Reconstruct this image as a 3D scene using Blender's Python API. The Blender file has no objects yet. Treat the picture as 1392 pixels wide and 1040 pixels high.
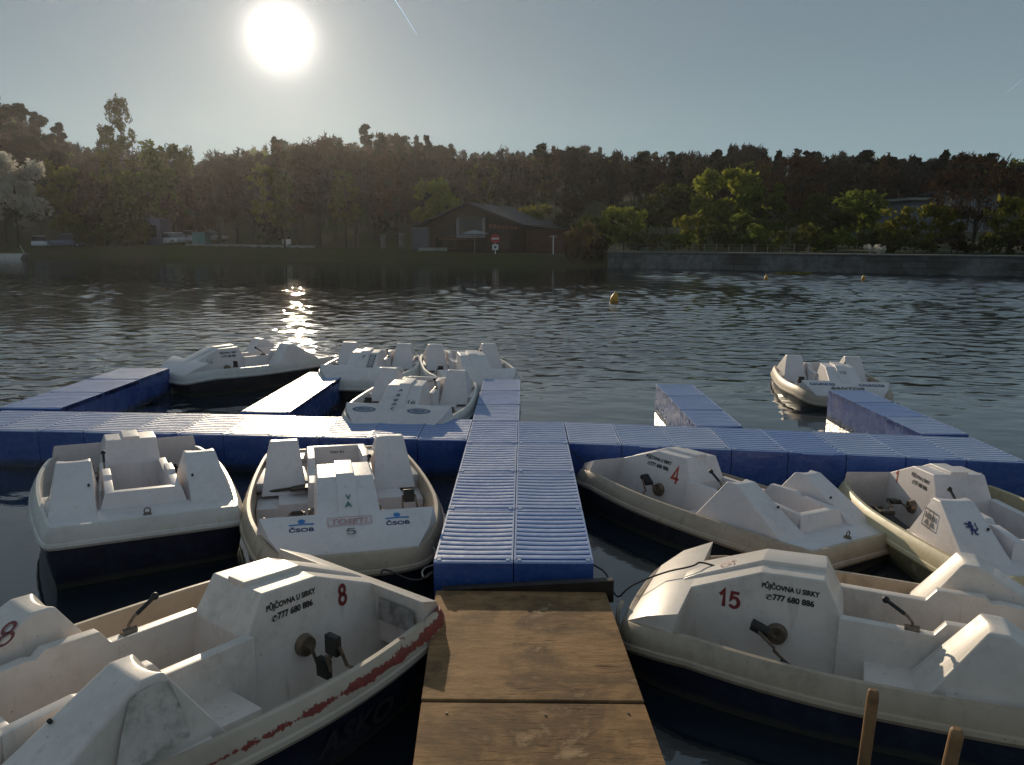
import bpy, bmesh, math, random
import numpy as np
from mathutils import Vector, Matrix, Euler
R = math.radians
SC = bpy.context.scene
COL = SC.collection
rng = random.Random(7)

# ------------------------------------------------------------------ helpers
def tag(o, label=None, cat=None, group=None, kind=None):
    if label: o['label'] = label
    if cat: o['category'] = cat
    if group: o['group'] = group
    if kind: o['kind'] = kind
    return o

def empty(name, loc=(0, 0, 0), rot=(0, 0, 0)):
    o = bpy.data.objects.new(name, None); COL.objects.link(o)
    o.location = loc; o.rotation_euler = rot; o.empty_display_size = .2
    return o

def mobj(name, me, mat=None, parent=None, slot_obj=False):
    o = bpy.data.objects.new(name, me); COL.objects.link(o)
    if mat is not None:
        if not me.materials: me.materials.append(mat)
        if me.materials[0] != mat or slot_obj:
            o.material_slots[0].link = 'OBJECT'; o.material_slots[0].material = mat
    if parent: o.parent = parent
    return o

def finish(bm, bevel=0.0, seg=2, angle=35, smooth=True):
    bmesh.ops.recalc_face_normals(bm, faces=bm.faces)
    if bevel:
        es = [e for e in bm.edges if len(e.link_faces) == 2 and e.calc_face_angle(0) > R(18)]
        bmesh.ops.bevel(bm, geom=es, offset=bevel, segments=seg, profile=.6, affect='EDGES', clamp_overlap=True)
    me = bpy.data.meshes.new('m'); bm.to_mesh(me); bm.free()
    if smooth:
        me.shade_smooth(); me.set_sharp_from_angle(angle=R(angle))
    return me

def hexa(bm, b, t):
    v = [bm.verts.new(p) for p in list(b) + list(t)]
    n = len(b)
    bm.faces.new(v[:n][::-1]); bm.faces.new(v[n:])
    for i in range(n):
        j = (i + 1) % n
        bm.faces.new((v[i], v[j], v[n + j], v[n + i]))
    return v

def box(bm, x0, x1, y0, y1, z0, z1):
    return hexa(bm, [(x0, y0, z0), (x1, y0, z0), (x1, y1, z0), (x0, y1, z0)], [(x0, y0, z1), (x1, y0, z1), (x1, y1, z1), (x0, y1, z1)])

def prism(bm, prof, y0, y1):
    """prof list of (x,z); y0,y1 numbers or functions of z"""
    f0 = y0 if callable(y0) else (lambda z: y0)
    f1 = y1 if callable(y1) else (lambda z: y1)
    return hexa(bm, [(x, f0(z), z) for x, z in prof], [(x, f1(z), z) for x, z in prof])

def tube(bm, pts, r, seg=8, cap=True):
    pts = [Vector(p) for p in pts]
    rr = r if isinstance(r, (list, tuple)) else [r] * len(pts)
    rings = []
    up = Vector((0, 0, 1))
    prev = None
    for i, p in enumerate(pts):
        d = (pts[min(i + 1, len(pts) - 1)] - pts[max(i - 1, 0)]).normalized()
        a = prev if prev is not None else (Vector((1, 0, 0)) if abs(d.z) > .9 else up)
        u = (a - d * a.dot(d)); u = u.normalized() if u.length > 1e-6 else d.orthogonal().normalized()
        prev = u; w = d.cross(u)
        rings.append([bm.verts.new(p + (u * math.cos(2 * math.pi * k / seg) + w * math.sin(2 * math.pi * k / seg)) * rr[i]) for k in range(seg)])
    for a, b in zip(rings, rings[1:]):
        for k in range(seg):
            bm.faces.new((a[k], a[(k + 1) % seg], b[(k + 1) % seg], b[k]))
    if cap:
        bm.faces.new(rings[0][::-1]); bm.faces.new(rings[-1])

def loft(bm, rings, closed=True, cap0=False, cap1=False):
    vs = [[bm.verts.new(p) for p in r] for r in rings]
    n = len(vs[0])
    for a, b in zip(vs, vs[1:]):
        for k in range(n if closed else n - 1):
            bm.faces.new((a[k], a[(k + 1) % n], b[(k + 1) % n], b[k]))
    if cap0: bm.faces.new(vs[0][::-1])
    if cap1: bm.faces.new(vs[-1])
    return vs

def np_mesh(name, V, Q, mats=None, midx=None, smooth=False):
    me = bpy.data.meshes.new(name)
    V = np.asarray(V, np.float32); Q = np.asarray(Q, np.int32); n = len(Q); k = Q.shape[1]
    me.vertices.add(len(V)); me.vertices.foreach_set('co', V.ravel())
    me.loops.add(n * k); me.loops.foreach_set('vertex_index', Q.ravel())
    me.polygons.add(n); me.polygons.foreach_set('loop_start', np.arange(n, dtype=np.int32) * k)
    try: me.polygons.foreach_set('loop_total', np.full(n, k, np.int32))
    except Exception: pass
    for m in (mats or []): me.materials.append(m)
    if midx is not None: me.polygons.foreach_set('material_index', np.asarray(midx, np.int32))
    me.update(calc_edges=True); me.validate()
    if smooth: me.shade_smooth()
    return me

# ------------------------------------------------------------------ materials
class NT:
    def __init__(s, name):
        s.m = bpy.data.materials.new(name); s.m.use_nodes = True
        s.t = s.m.node_tree; s.t.nodes.clear()
        s.out = s.n('ShaderNodeOutputMaterial')
    def n(s, typ, **kw):
        nd = s.t.nodes.new(typ)
        for k, v in kw.items():
            if k.startswith('i_'):
                nd.inputs[k[2:].replace('_', ' ')].default_value = v
            else: setattr(nd, k, v)
        return nd
    def l(s, a, b): s.t.links.new(a, b)
    def noise(s, co, scale=5, detail=4, rough=.6, dist=0):
        nd = s.n('ShaderNodeTexNoise'); nd.inputs['Scale'].default_value = scale; nd.inputs['Detail'].default_value = detail
        nd.inputs['Roughness'].default_value = rough; nd.inputs['Distortion'].default_value = dist
        if co is not None: s.l(co, nd.inputs['Vector'])
        return nd.outputs['Fac']
    def ramp(s, fac, stops, interp='LINEAR'):
        nd = s.n('ShaderNodeValToRGB'); cr = nd.color_ramp; cr.interpolation = interp
        while len(cr.elements) < len(stops): cr.elements.new(.5)
        for e, (p, c) in zip(cr.elements, stops):
            e.position = p; e.color = (c, c, c, 1) if isinstance(c, (int, float)) else (*c, 1)
        s.l(fac, nd.inputs['Fac']); return nd.outputs['Color']
    def mix(s, fac, a, b, mode='MIX'):
        nd = s.n('ShaderNodeMix', data_type='RGBA', blend_type=mode)
        for sock, v in ((0, fac), (6, a), (7, b)):
            if hasattr(v, 'is_linked'): s.l(v, nd.inputs[sock])
            elif isinstance(v, (int, float)): nd.inputs[sock].default_value = v if sock == 0 else (v, v, v, 1)
            else: nd.inputs[sock].default_value = (*v, 1)
        return nd.outputs[2]
    def math(s, op, a, b=0.0, clamp=False):
        nd = s.n('ShaderNodeMath', operation=op, use_clamp=clamp)
        for i, v in enumerate((a, b)):
            if hasattr(v, 'is_linked'): s.l(v, nd.inputs[i])
            else: nd.inputs[i].default_value = v
        return nd.outputs[0]
    def coord(s, which='Object', scale=None, rand=True):
        tc = s.n('ShaderNodeTexCoord').outputs[which]
        if rand and which == 'Object':
            oi = s.n('ShaderNodeObjectInfo'); cm = s.n('ShaderNodeVectorMath', operation='SCALE')
            s.l(oi.outputs['Location'], cm.inputs[0]); cm.inputs['Scale'].default_value = 3.7
            ad = s.n('ShaderNodeVectorMath', operation='ADD'); s.l(tc, ad.inputs[0]); s.l(cm.outputs[0], ad.inputs[1]); tc = ad.outputs[0]
        if scale:
            mp = s.n('ShaderNodeMapping'); mp.inputs['Scale'].default_value = scale; s.l(tc, mp.inputs['Vector']); tc = mp.outputs[0]
        return tc
    def bsdf(s, base=None, rough=.5, spec=.5, metal=0, bump=None, bstr=.3, bdist=.01, coat=0):
        b = s.n('ShaderNodeBsdfPrincipled')
        for sock, v in (('Base Color', base), ('Roughness', rough), ('Metallic', metal)):
            if hasattr(v, 'is_linked'): s.l(v, b.inputs[sock])
            elif v is not None: b.inputs[sock].default_value = (*v, 1) if isinstance(v, tuple) else v
        b.inputs['Specular IOR Level'].default_value = spec; b.inputs['Coat Weight'].default_value = coat
        if bump is not None:
            bp = s.n('ShaderNodeBump'); bp.inputs['Strength'].default_value = bstr; bp.inputs['Distance'].default_value = bdist
            s.l(bump, bp.inputs['Height']); s.l(bp.outputs[0], b.inputs['Normal'])
        s.l(b.outputs[0], s.out.inputs['Surface']); return b

def simple(name, col, rough=.5, var=.15, scale=6, metal=0, spec=.5, bstr=.0, co='Object'):
    t = NT(name); c = t.coord(co)
    f = t.noise(c, scale, 5)
    base = t.mix(t.ramp(f, [(.3, 0), (.7, 1)]), tuple(x * (1 - var) for x in col), tuple(min(1, x * (1 + var)) for x in col))
    t.bsdf(base, rough, spec, metal, bump=f if bstr else None, bstr=bstr)
    return t.m

def gelcoat(name, col, grime=(.30, .26, .19), amount=.5, rough=.38):
    t = NT(name); c = t.coord()
    big = t.noise(c, 2.2, 6, .65); fine = t.noise(c, 14, 6, .7); spot = t.noise(c, 38, 3, .5)
    st = t.coord('Object', (9, 9, 1.3)); streak = t.noise(st, 2, 4, .6)
    g = t.math('MULTIPLY', t.ramp(big, [(.40, 0), (.75, 1)]), t.ramp(fine, [(.3, 0), (.7, 1)]))
    g = t.math('MAXIMUM', g, t.math('MULTIPLY', t.ramp(streak, [(.56, 0), (.74, 1)]), .55))
    base = t.mix(t.math('MULTIPLY', g, amount), col, grime)
    base = t.mix(t.math('MULTIPLY', t.ramp(spot, [(.70, 0), (.76, 1)]), .5), base, (.10, .085, .065))
    t.bsdf(base, t.math('ADD', t.math('MULTIPLY', fine, .25), rough - .1), .5, bump=t.noise(c, 5, 3), bstr=.10, bdist=.02, coat=.15)
    return t.m

M = {}
M['gel'] = gelcoat('white_gelcoat', (.775, .71, .70), grime=(.28, .25, .22), amount=.5)
M['gel_cream'] = gelcoat('cream_gelcoat', (.79, .71, .645), grime=(.26, .215, .16), amount=.62)
M['gun'] = gelcoat('gunwale_gelcoat', (.50, .39, .28), grime=(.13, .095, .06), amount=.8, rough=.45)
M['gun_yellow'] = gelcoat('yellowed_gunwale', (.66, .56, .34), grime=(.30, .24, .12), amount=.8, rough=.45)
M['gun_white'] = gelcoat('pale_gunwale', (.66, .635, .60), amount=.6)

def hull_mat(name, col):
    t = NT(name); c = t.coord(); z = t.n('ShaderNodeSeparateXYZ'); tc = t.n('ShaderNodeTexCoord'); t.l(tc.outputs['Object'], z.inputs[0])
    n1 = t.noise(c, 9, 6, .7); n2 = t.noise(t.coord('Object', (2, 2, 14)), 3, 4)
    base = t.mix(t.ramp(n1, [(.45, 0), (.8, 1)]), col, tuple(x * 2.2 + .012 for x in col))
    base = t.mix(t.math('MULTIPLY', t.ramp(n2, [(.6, 0), (.75, 1)]), .4), base, (.09, .085, .075))
    gp = t.n('ShaderNodeNewGeometry'); gz_ = t.n('ShaderNodeSeparateXYZ'); t.l(gp.outputs['Position'], gz_.inputs[0])
    n3 = t.noise(c, 6, 5, .7); lvl = t.math('ADD', gz_.outputs[2], t.math('MULTIPLY', t.math('SUBTRACT', n3, .5), .07))
    band = t.ramp(lvl, [(.0, 1), (.03, .9), (.055, 0)])
    base = t.mix(t.math('MULTIPLY', band, .75), base, (.075, .072, .045))
    t.bsdf(base, .36, .5, bump=n1, bstr=.08); return t.m
M['hull'] = hull_mat('navy_hull', (.011, .014, .030))
M['hull_grey'] = hull_mat('dark_grey_hull', (.022, .022, .026))
M['hull_tan'] = hull_mat('tan_hull', (.22, .19, .11))

def redscrape():
    t = NT('scraped_red_gunwale'); tc = t.n('ShaderNodeTexCoord').outputs['Object']
    s = t.n('ShaderNodeSeparateXYZ'); t.l(tc, s.inputs[0])
    n = t.noise(t.coord(rand=False), 11, 7, .75); f = t.noise(t.coord(rand=False), 45, 3)
    big = t.noise(t.coord(rand=False), 2.2, 6, .6)
    base = t.mix(t.math('MULTIPLY', t.ramp(big, [(.4, 0), (.75, 1)]), .6), (.58, .48, .37), (.30, .23, .16))
    xm = t.n('ShaderNodeMapRange'); xm.inputs[1].default_value = -.5; xm.inputs[2].default_value = 1.05; xm.inputs[3].default_value = -.12; xm.inputs[4].default_value = .16
    t.l(s.outputs[0], xm.inputs[0])
    ym = t.math('LESS_THAN', s.outputs[1], -.1)
    zc = t.math('SUBTRACT', 1, t.math('MULTIPLY', t.math('ABSOLUTE', t.math('SUBTRACT', s.outputs[2], .335)), 26), True)
    k = t.math('ADD', t.math('ADD', n, xm.outputs[0]), t.math('MULTIPLY', t.math('SUBTRACT', zc, .5), .36))
    k = t.math('MULTIPLY', t.ramp(k, [(.53, 0), (.56, 1)]), ym)
    red = t.mix(t.ramp(f, [(.35, 0), (.65, 1)]), (.30, .045, .028), (.17, .03, .02))
    t.bsdf(t.mix(k, base, red), .5, .5, bump=n, bstr=.2); return t.m
M['gun_red'] = redscrape()
M['black'] = simple('black_rubber', (.014, .013, .012), .5)
M['steel'] = simple('rusty_steel', (.20, .15, .11), .45, .5, 20, metal=.6)
M['brown'] = simple('dark_brown_wood', (.07, .042, .026), .5, .4, 12)
M['ink_red'] = simple('red_lettering', (.22, .028, .030), .5, .1)
M['ink_orange'] = simple('orange_lettering', (.50, .07, .035), .5, .1)
M['ink_black'] = simple('black_lettering', (.018, .018, .022), .5, .1)
M['ink_blue'] = simple('navy_lettering', (.02, .035, .14), .5, .1)
M['ink_lblue'] = simple('light_blue_print', (.05, .20, .50), .5, .1)
M['ink_green'] = simple('green_lettering', (.03, .16, .14), .5, .1)
M['ink_pink'] = simple('faded_red_lettering', (.55, .30, .29), .5, .2)
M['ink_grey'] = simple('grey_lettering', (.10, .10, .11), .5, .1)
M['ink_fade'] = simple('faded_grey_print', (.30, .33, .38), .5, .2)
M['white'] = simple('white_print', (.78, .78, .76), .5, .05)
M['rope'] = simple('dark_rope', (.03, .03, .035), .9)
M['rope_pale'] = simple('pale_rope', (.50, .45, .36), .9)

def plastic():
    t = NT('blue_float_plastic'); c = t.coord('Object'); n = t.noise(c, 4, 6, .65); f = t.noise(c, 30, 4)
    sp = t.n('ShaderNodeSeparateXYZ'); tc = t.n('ShaderNodeTexCoord'); t.l(tc.outputs['Object'], sp.inputs[0])
    base = t.mix(t.ramp(n, [(.35, 0), (.75, 1)]), (.028, .075, .29), (.055, .125, .38))
    base = t.mix(t.math('MULTIPLY', t.ramp(f, [(.55, 0), (.75, 1)]), .2), base, (.30, .31, .33))
    lvl = t.math('ADD', t.math('ADD', sp.outputs[2], .40), t.math('MULTIPLY', t.math('SUBTRACT', n, .5), .10))
    base = t.mix(t.math('MULTIPLY', t.ramp(lvl, [(.02, 1), (.06, .7), (.10, 0)]), .8), base, (.035, .040, .022))     # algae at the waterline
    side = base; top = t.n('ShaderNodeMapRange'); top.inputs[1].default_value = -.0225; top.inputs[2].default_value = -.0145; t.l(sp.outputs[2], top.inputs[0])   # rubbed ribs, tops painted paler still to stand for sky and sun glare
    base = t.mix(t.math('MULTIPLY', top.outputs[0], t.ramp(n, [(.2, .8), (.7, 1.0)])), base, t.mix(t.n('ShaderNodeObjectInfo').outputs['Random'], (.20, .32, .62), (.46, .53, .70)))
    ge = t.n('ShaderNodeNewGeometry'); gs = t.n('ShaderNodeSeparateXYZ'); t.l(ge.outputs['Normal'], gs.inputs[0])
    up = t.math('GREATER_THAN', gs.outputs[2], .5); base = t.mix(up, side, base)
    t.bsdf(base, t.math('ADD', t.math('MULTIPLY', n, .14), t.math('ADD', .20, t.math('MULTIPLY', up, .17))), .8, bump=t.noise(t.coord('Object', (1, 1, 1.6)), 4.5, 3), bstr=.22, bdist=.04); return t.m
M['float'] = plastic()
M['pin'] = simple('pale_pin_plastic', (.45, .50, .60), .4)

def plywood():
    t = NT('weathered_plywood'); tc = t.n('ShaderNodeTexCoord').outputs['Object']
    gx = t.coord('Object', (2.2, 9, 1), rand=False); g1 = t.noise(gx, 2.2, 8, .7, 1.2); g2 = t.noise(gx, 7, 6, .75, .6)
    blot = t.noise(t.coord(rand=False), 2.3, 6, .68, .4); crack = t.noise(t.coord('Object', (2.2, 30, 1), rand=False), 3.2, 3, .6); wh = t.noise(t.coord(rand=False), 1.4, 3)
    base = t.mix(t.ramp(g1, [(.30, 0), (.70, 1)]), (.25, .13, .055), (.45, .265, .125))
    base = t.mix(t.math('MULTIPLY', t.ramp(g2, [(.45, 0), (.7, 1)]), .5), base, (.20, .108, .045))
    base = t.mix(t.math('MULTIPLY', t.ramp(blot, [(.44, 0), (.58, 1)]), .8), base, (.125, .075, .038))
    base = t.mix(t.math('MULTIPLY', t.ramp(blot, [(.60, 0), (.68, 1)]), .55), base, (.60, .40, .22))
    ck = t.math('MULTIPLY', t.ramp(crack, [(.62, 0), (.66, 1)]), t.ramp(wh, [(.42, 0), (.58, 1)]))
    base = t.mix(t.math('MULTIPLY', ck, .85), base, (.022, .013, .008))
    h = t.math('SUBTRACT', t.math('ADD', t.math('MULTIPLY', g1, .6), t.math('MULTIPLY', blot, .7)), t.math('MULTIPLY', ck, .9))
    t.bsdf(base, .78, .14, bump=h, bstr=.6, bdist=.009); return t.m
M['ply'] = plywood()
M['darkwood'] = simple('dark_wet_board', (.022, .016, .012), .5, .4, 8, bstr=.3)
M['stake'] = simple('brown_stake_wood', (.26, .145, .065), .6, .35, 18, bstr=.3)

# ------------------------------------------------------------------ camera / sun / world
cam = bpy.data.cameras.new('camera'); co = bpy.data.objects.new('camera', cam); COL.objects.link(co)
CAMZ = 2.4; F_ = 1060.0; PITCH = .184
cam.sensor_width = 36; cam.lens = 36 * F_ / 1392; cam.clip_start = .05; cam.clip_end = 20000
co.location = (0, 0, CAMZ); co.rotation_euler = (math.pi / 2 - PITCH, 0, .015)
SC.camera = co
HOR = 322.3
def atx(px, D):            # sideways position of something seen at column px, D metres out
    return (px - 712 + 0.0) / (F_ / math.cos(PITCH)) * D
def zat(py, D):            # height of something seen at row py, D metres out
    a = math.atan((520 - py) / F_) - PITCH
    return CAMZ + math.tan(a) * D

SUN_EL, SUN_AZ = R(12.9), R(-16.5)
sl = bpy.data.lights.new('sun', 'SUN'); so = bpy.data.objects.new('sun', sl); COL.objects.link(so)
sl.energy = 2.9; sl.angle = R(.53); sl.color = (1, .83, .60)
sd = Vector((math.sin(SUN_AZ) * math.cos(SUN_EL), math.cos(SUN_AZ) * math.cos(SUN_EL), math.sin(SUN_EL)))
so.rotation_euler = (-sd).to_track_quat('-Z', 'Y').to_euler()
so.location = sd * 60

w = bpy.data.worlds.new('World'); SC.world = w; w.use_nodes = True
nt = w.node_tree; nt.nodes.clear()
def wn(t, **k):
    n = nt.nodes.new(t)
    for a, b in k.items(): setattr(n, a, b)
    return n
sky = wn('ShaderNodeTexSky', sky_type='NISHITA', sun_disc=False, sun_elevation=SUN_EL, sun_rotation=SUN_AZ, air_density=1.0, dust_density=0.9, ozone_density=1.2, altitude=250)
bg = wn('ShaderNodeBackground'); bg.inputs[1].default_value = .15
gam = wn('ShaderNodeGamma'); gam.inputs[1].default_value = .08
tin = wn('ShaderNodeMix', data_type='RGBA', blend_type='MULTIPLY'); tin.inputs[0].default_value = 1; tin.inputs[7].default_value = (1.07, 1.39, 1.66, 1)
nt.links.new(sky.outputs[0], gam.inputs[0]); nt.links.new(gam.outputs[0], tin.inputs[6]); nt.links.new(tin.outputs[2], bg.inputs[0])
# the sun's own disc and the aureole round it, as light from the sky
geo = wn('ShaderNodeTexCoord'); dot = wn('ShaderNodeVectorMath', operation='DOT_PRODUCT'); dot.inputs[1].default_value = sd
nt.links.new(geo.outputs['Generated'], dot.inputs[0])
ac = wn('ShaderNodeMath', operation='ARCCOSINE'); nt.links.new(dot.outputs['Value'], ac.inputs[0])
def lobe(width, power, strength, col):
    d = wn('ShaderNodeMath', operation='DIVIDE'); nt.links.new(ac.outputs[0], d.inputs[0]); d.inputs[1].default_value = R(width)
    p = wn('ShaderNodeMath', operation='POWER'); nt.links.new(d.outputs[0], p.inputs[0]); p.inputs[1].default_value = power
    m = wn('ShaderNodeMath', operation='MULTIPLY'); nt.links.new(p.outputs[0], m.inputs[0]); m.inputs[1].default_value = -1
    e = wn('ShaderNodeMath', operation='EXPONENT'); nt.links.new(m.outputs[0], e.inputs[0])
    s = wn('ShaderNodeMath', operation='MULTIPLY'); nt.links.new(e.outputs[0], s.inputs[0]); s.inputs[1].default_value = strength
    b = wn('ShaderNodeBackground'); b.inputs[0].default_value = (*col, 1); nt.links.new(s.outputs[0], b.inputs[1]); return b
last = bg
for args in ((.85, 1.25, 9.0, (1, .94, .82)), (3.4, 1.4, .40, (1, .84, .70)), (7.5, 1.3, .04, (1, .84, .74))):
    ad = wn('ShaderNodeAddShader'); nt.links.new(last.outputs[0], ad.inputs[0]); nt.links.new(lobe(*args).outputs[0], ad.inputs[1]); last = ad
# paler, hazier sky towards the horizon
sz = wn('ShaderNodeSeparateXYZ'); nt.links.new(geo.outputs['Generated'], sz.inputs[0])
def wm(op, a, b):
    m = wn('ShaderNodeMath', operation=op); nt.links.new(a, m.inputs[0]); m.inputs[1].default_value = b; return m.outputs[0]
zz_ = wm('DIVIDE', sz.outputs[2], .17); sq = wn('ShaderNodeMath', operation='MULTIPLY'); nt.links.new(zz_, sq.inputs[0]); nt.links.new(zz_, sq.inputs[1])
ex_ = wn('ShaderNodeMath', operation='EXPONENT'); nt.links.new(wm('MULTIPLY', sq.outputs[0], -1), ex_.inputs[0])
hb = wn('ShaderNodeBackground'); hb.inputs[0].default_value = (.62, 1, .93, 1); nt.links.new(wm('MULTIPLY', ex_.outputs[0], .15), hb.inputs[1])
ad = wn('ShaderNodeAddShader'); nt.links.new(last.outputs[0], ad.inputs[0]); nt.links.new(hb.outputs[0], ad.inputs[1]); last = ad
wo = wn('ShaderNodeOutputWorld'); nt.links.new(last.outputs[0], wo.inputs['Surface'])

SC.view_settings.view_transform = 'Standard'; SC.view_settings.look = 'None'; SC.view_settings.exposure = 0.0; SC.view_settings.gamma = 1
SC.render.engine = 'CYCLES'
try:
    SC.cycles.use_denoising = True; SC.cycles.max_bounces = 8; SC.cycles.transparent_max_bounces = 12; SC.cycles.caustics_reflective = False
    SC.cycles.sample_clamp_indirect = 6
except Exception: pass

# ------------------------------------------------------------------ pedal boats
WP = [(-1.45, .655), (-1.2, .695), (-.6, .755), (0, .775), (.4, .75), (.8, .68), (1.0, .605), (1.1, .53), (1.16, .45)]
def Wx(x): return float(np.interp(x, [p[0] for p in WP], [p[1] for p in WP]))
ZP = [(-1.45, .415), (-.6, .40), (0, .39), (.75, .395), (1.0, .362), (1.2, .315)]
def Zx(x): return float(np.interp(x, [p[0] for p in ZP], [p[1] for p in ZP]))

def smooth_poly(pts, n=3):
    for _ in range(n):
        q = []
        for i in range(len(pts) - 1):
            a, b = Vector(pts[i]), Vector(pts[i + 1])
            q += [a * .75 + b * .25, a * .25 + b * .75]
        pts = [Vector(pts[0])] + q + [Vector(pts[-1])]
    return pts
_side = smooth_poly([(-1.36, .668), (-1.2, .70), (-.6, .76), (0, .782), (.4, .757), (.8, .685), (1.02, .605), (1.13, .52), (1.18, .41), (1.20, .22), (1.205, 0)], 2)
_cor = [Vector((-1.45, .0)), Vector((-1.45, .3)), Vector((-1.45, .57)), Vector((-1.44, .625)), Vector((-1.41, .655))]
_half = _cor + list(_side)                       # stern centre -> port side -> bow centre
OUT = [Vector((p.x, p.y)) for p in _half] + [Vector((p.x, -p.y)) for p in _half[-2:0:-1]]
def ring(o, dz, zabs=None):
    n = len(OUT); r = []
    for i in range(n):
        d = (OUT[(i + 1) % n] - OUT[i - 1]).normalized(); nrm = Vector((d.y, -d.x))   # loop runs clockwise -> inward
        p = OUT[i] + nrm * o
        r.append((p.x, p.y, Zx(OUT[i].x) + dz if zabs is None else zabs))
    return r

def hw(z): return .2013 + .1 * (.661 - z)        # half width of the console at height z

def m_gunwale():
    bm = bmesh.new()
    loft(bm, [ring(.05, -.150), ring(.004, -.148), ring(-.006, -.128), ring(0, -.108), ring(.010, -.100), ring(.018, -.062), ring(.046, -.006), ring(.052, .0), ring(.076, .002), ring(.082, -.006), ring(.088, -.05), ring(.11, 0, .06)])
    return finish(bm, 0, angle=28)
def m_hull():
    bm = bmesh.new()
    loft(bm, [ring(.02, -.135), ring(.022, 0, .20), ring(.045, 0, .08), ring(.085, 0, -.05), ring(.16, 0, -.18), ring(.28, 0, -.28)], cap1=True)
    return finish(bm, 0, angle=50)
def m_floor():
    bm = bmesh.new()
    a = ring(.085, 0, .085); b = ring(.085, 0, .045)
    bm.faces.new([bm.verts.new(p) for p in a]); return finish(bm, 0)
def m_console():
    bm = bmesh.new()
    prism(bm, [(-.05, .05), (.0, .47), (.1026, .661), (.434, .648), (.806, .495), (.95, .43), (.95, .05)], lambda z: -hw(z), hw)
    prism(bm, [(.098, .60), (.098, .684), (.436, .671), (.80, .515), (.872, .474), (.890, .455), (.87, .36)], -.068, .068)
    return finish(bm, .010, 3)
def m_bowdeck():
    bm = bmesh.new()
    prof = [(.806, .6, .495), (.990, .543, .4177), (1.118, .445, .322), (1.118, .43, .15), (.85, .58, .15), (.825, .622, .40)]
    hexa(bm, [(x, -y, z) for x, y, z in prof], [(x, y, z) for x, y, z in prof])
    return finish(bm, .008, 2)
def m_sterndeck():
    bm = bmesh.new()
    pts = [(-.45, Wx(-.45) - .07), (-.8, Wx(-.8) - .075), (-1.1, Wx(-1.1) - .075), (-1.36, .60), (-1.385, .575)]
    for s in (1, -1):                            # side decks beside the backrests
        q = [(x, s * y) for x, y in pts[:3]] + [(-1.1, s * .24), (-.45, s * .24)]
        hexa(bm, [(x, y, .2) for x, y in q], [(x, y, .372) for x, y in q])
    q = [(-1.06, .25), (-1.06, Wx(-1.06) - .078), (-1.36, .592), (-1.385, .57), (-1.385, -.57), (-1.36, -.592), (-1.06, -Wx(-1.06) + .078), (-1.06, -.25)]
    hexa(bm, [(x, y, .2) for x, y in q], [(x, y, .408 - (.012 if x < -1.2 else 0)) for x, y in q])
    return finish(bm, .008, 2)
def m_backrest():
    """one backrest tower, port side; concave saddle on its forward top edge"""
    bm = bmesh.new()
    xs = np.linspace(0, 1, 7); ti, to, tz = .334, .568, .689
    rows = []
    for u in xs:                                 # from inboard to outboard
        yt = ti + (to - ti) * u; dip = -.007 * (1 - (2 * u - 1) ** 2); ch = -.030 * (1 - (2 * u - 1) ** 2)
        yb = .268 + (.640 - .268) * u; 
        f0 = (-.335, yb, .29); f1 = (-.598 + ch, yt, tz + dip * .8); r1 = (-.693, yt, tz + dip * .3); r0 = (-1.185, .315 + (.632 - .315) * u, .395); r2 = (-1.2, .315 + (.632 - .315) * u, .25)
        rows.append([f0, f1, r1, r0, r2])
    vs = loft(bm, rows, closed=True, cap0=True, cap1=True)
    return finish(bm, .015, 3)
def m_seat():
    bm = bmesh.new()
    prism(bm, [(-.125, .05), (-.115, .285), (-.50, .30), (-.50, .05)], .24, .50)
    prism(bm, [(-.125, .05), (-.118, .255), (-.50, .268), (-.50, .05)], .495, .672)
    return finish(bm, .008, 2)
def m_well():
    """storage well between the seats: two side walls and an aft wall"""
    bm = bmesh.new()
    prof = [(.02, .49), (-.425, .49), (-.475, .562), (-.71, .567), (-.745, .535), (-.785, .545), (-1.05, .522), (-1.05, .06), (.02, .06)]
    for s in (1, -1):
        prism(bm, prof, lambda z: s * .198, lambda z: s * (.258 + .05 * max(0, .5 - z)))
    hexa(bm, [(-1.012, -.21, .06), (-1.012, .21, .06), (-1.135, .33, .30), (-1.135, -.33, .30)], [(-1.0, -.205, .523), (-1.0, .205, .523), (-1.058, .262, .523), (-1.058, -.262, .523)])
    prism(bm, [(-.62, .06), (-.60, .25), (-1.02, .27), (-1.02, .06)], -.2, .2)       # low bench inside
    return finish(bm, .006, 2)
def m_lever():
    bm = bmesh.new()
    tube(bm, [(-.335, .232, .47), (-.325, .232, .53), (-.30, .232, .56), (-.20, .232, .622)], .0075, 8)
    tube(bm, [(-.36, .232, .497), (-.29, .232, .497)], [.022, .018], 8)
    return finish(bm, 0)
def m_knob():
    bm = bmesh.new()
    bmesh.ops.create_uvsphere(bm, u_segments=12, v_segments=8, radius=.019, matrix=Matrix.Translation((-.192, .232, .627)))
    tube(bm, [(-.285, .232, .569), (-.20, .232, .622)], .0105, 8)
    return finish(bm, 0)
def m_crank(s):
    bm = bmesh.new(); a = .105
    tube(bm, [(0, s * -.02, 0), (0, s * .035, 0)], [.062, .050], 16)
    pts = [(0, 0, 0), (0, .06, 0), (.4 * a, .065, .9 * a), (.4 * a, .165, .9 * a), (0, .175, 0), (0, .205, 0), (-.4 * a, .21, -.9 * a), (-.4 * a, .31, -.9 * a), (0, .32, 0), (0, .36, 0)]
    tube(bm, [(x, s * y, z) for x, y, z in pts], .0095, 8)
    return finish(bm, 0)
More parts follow.
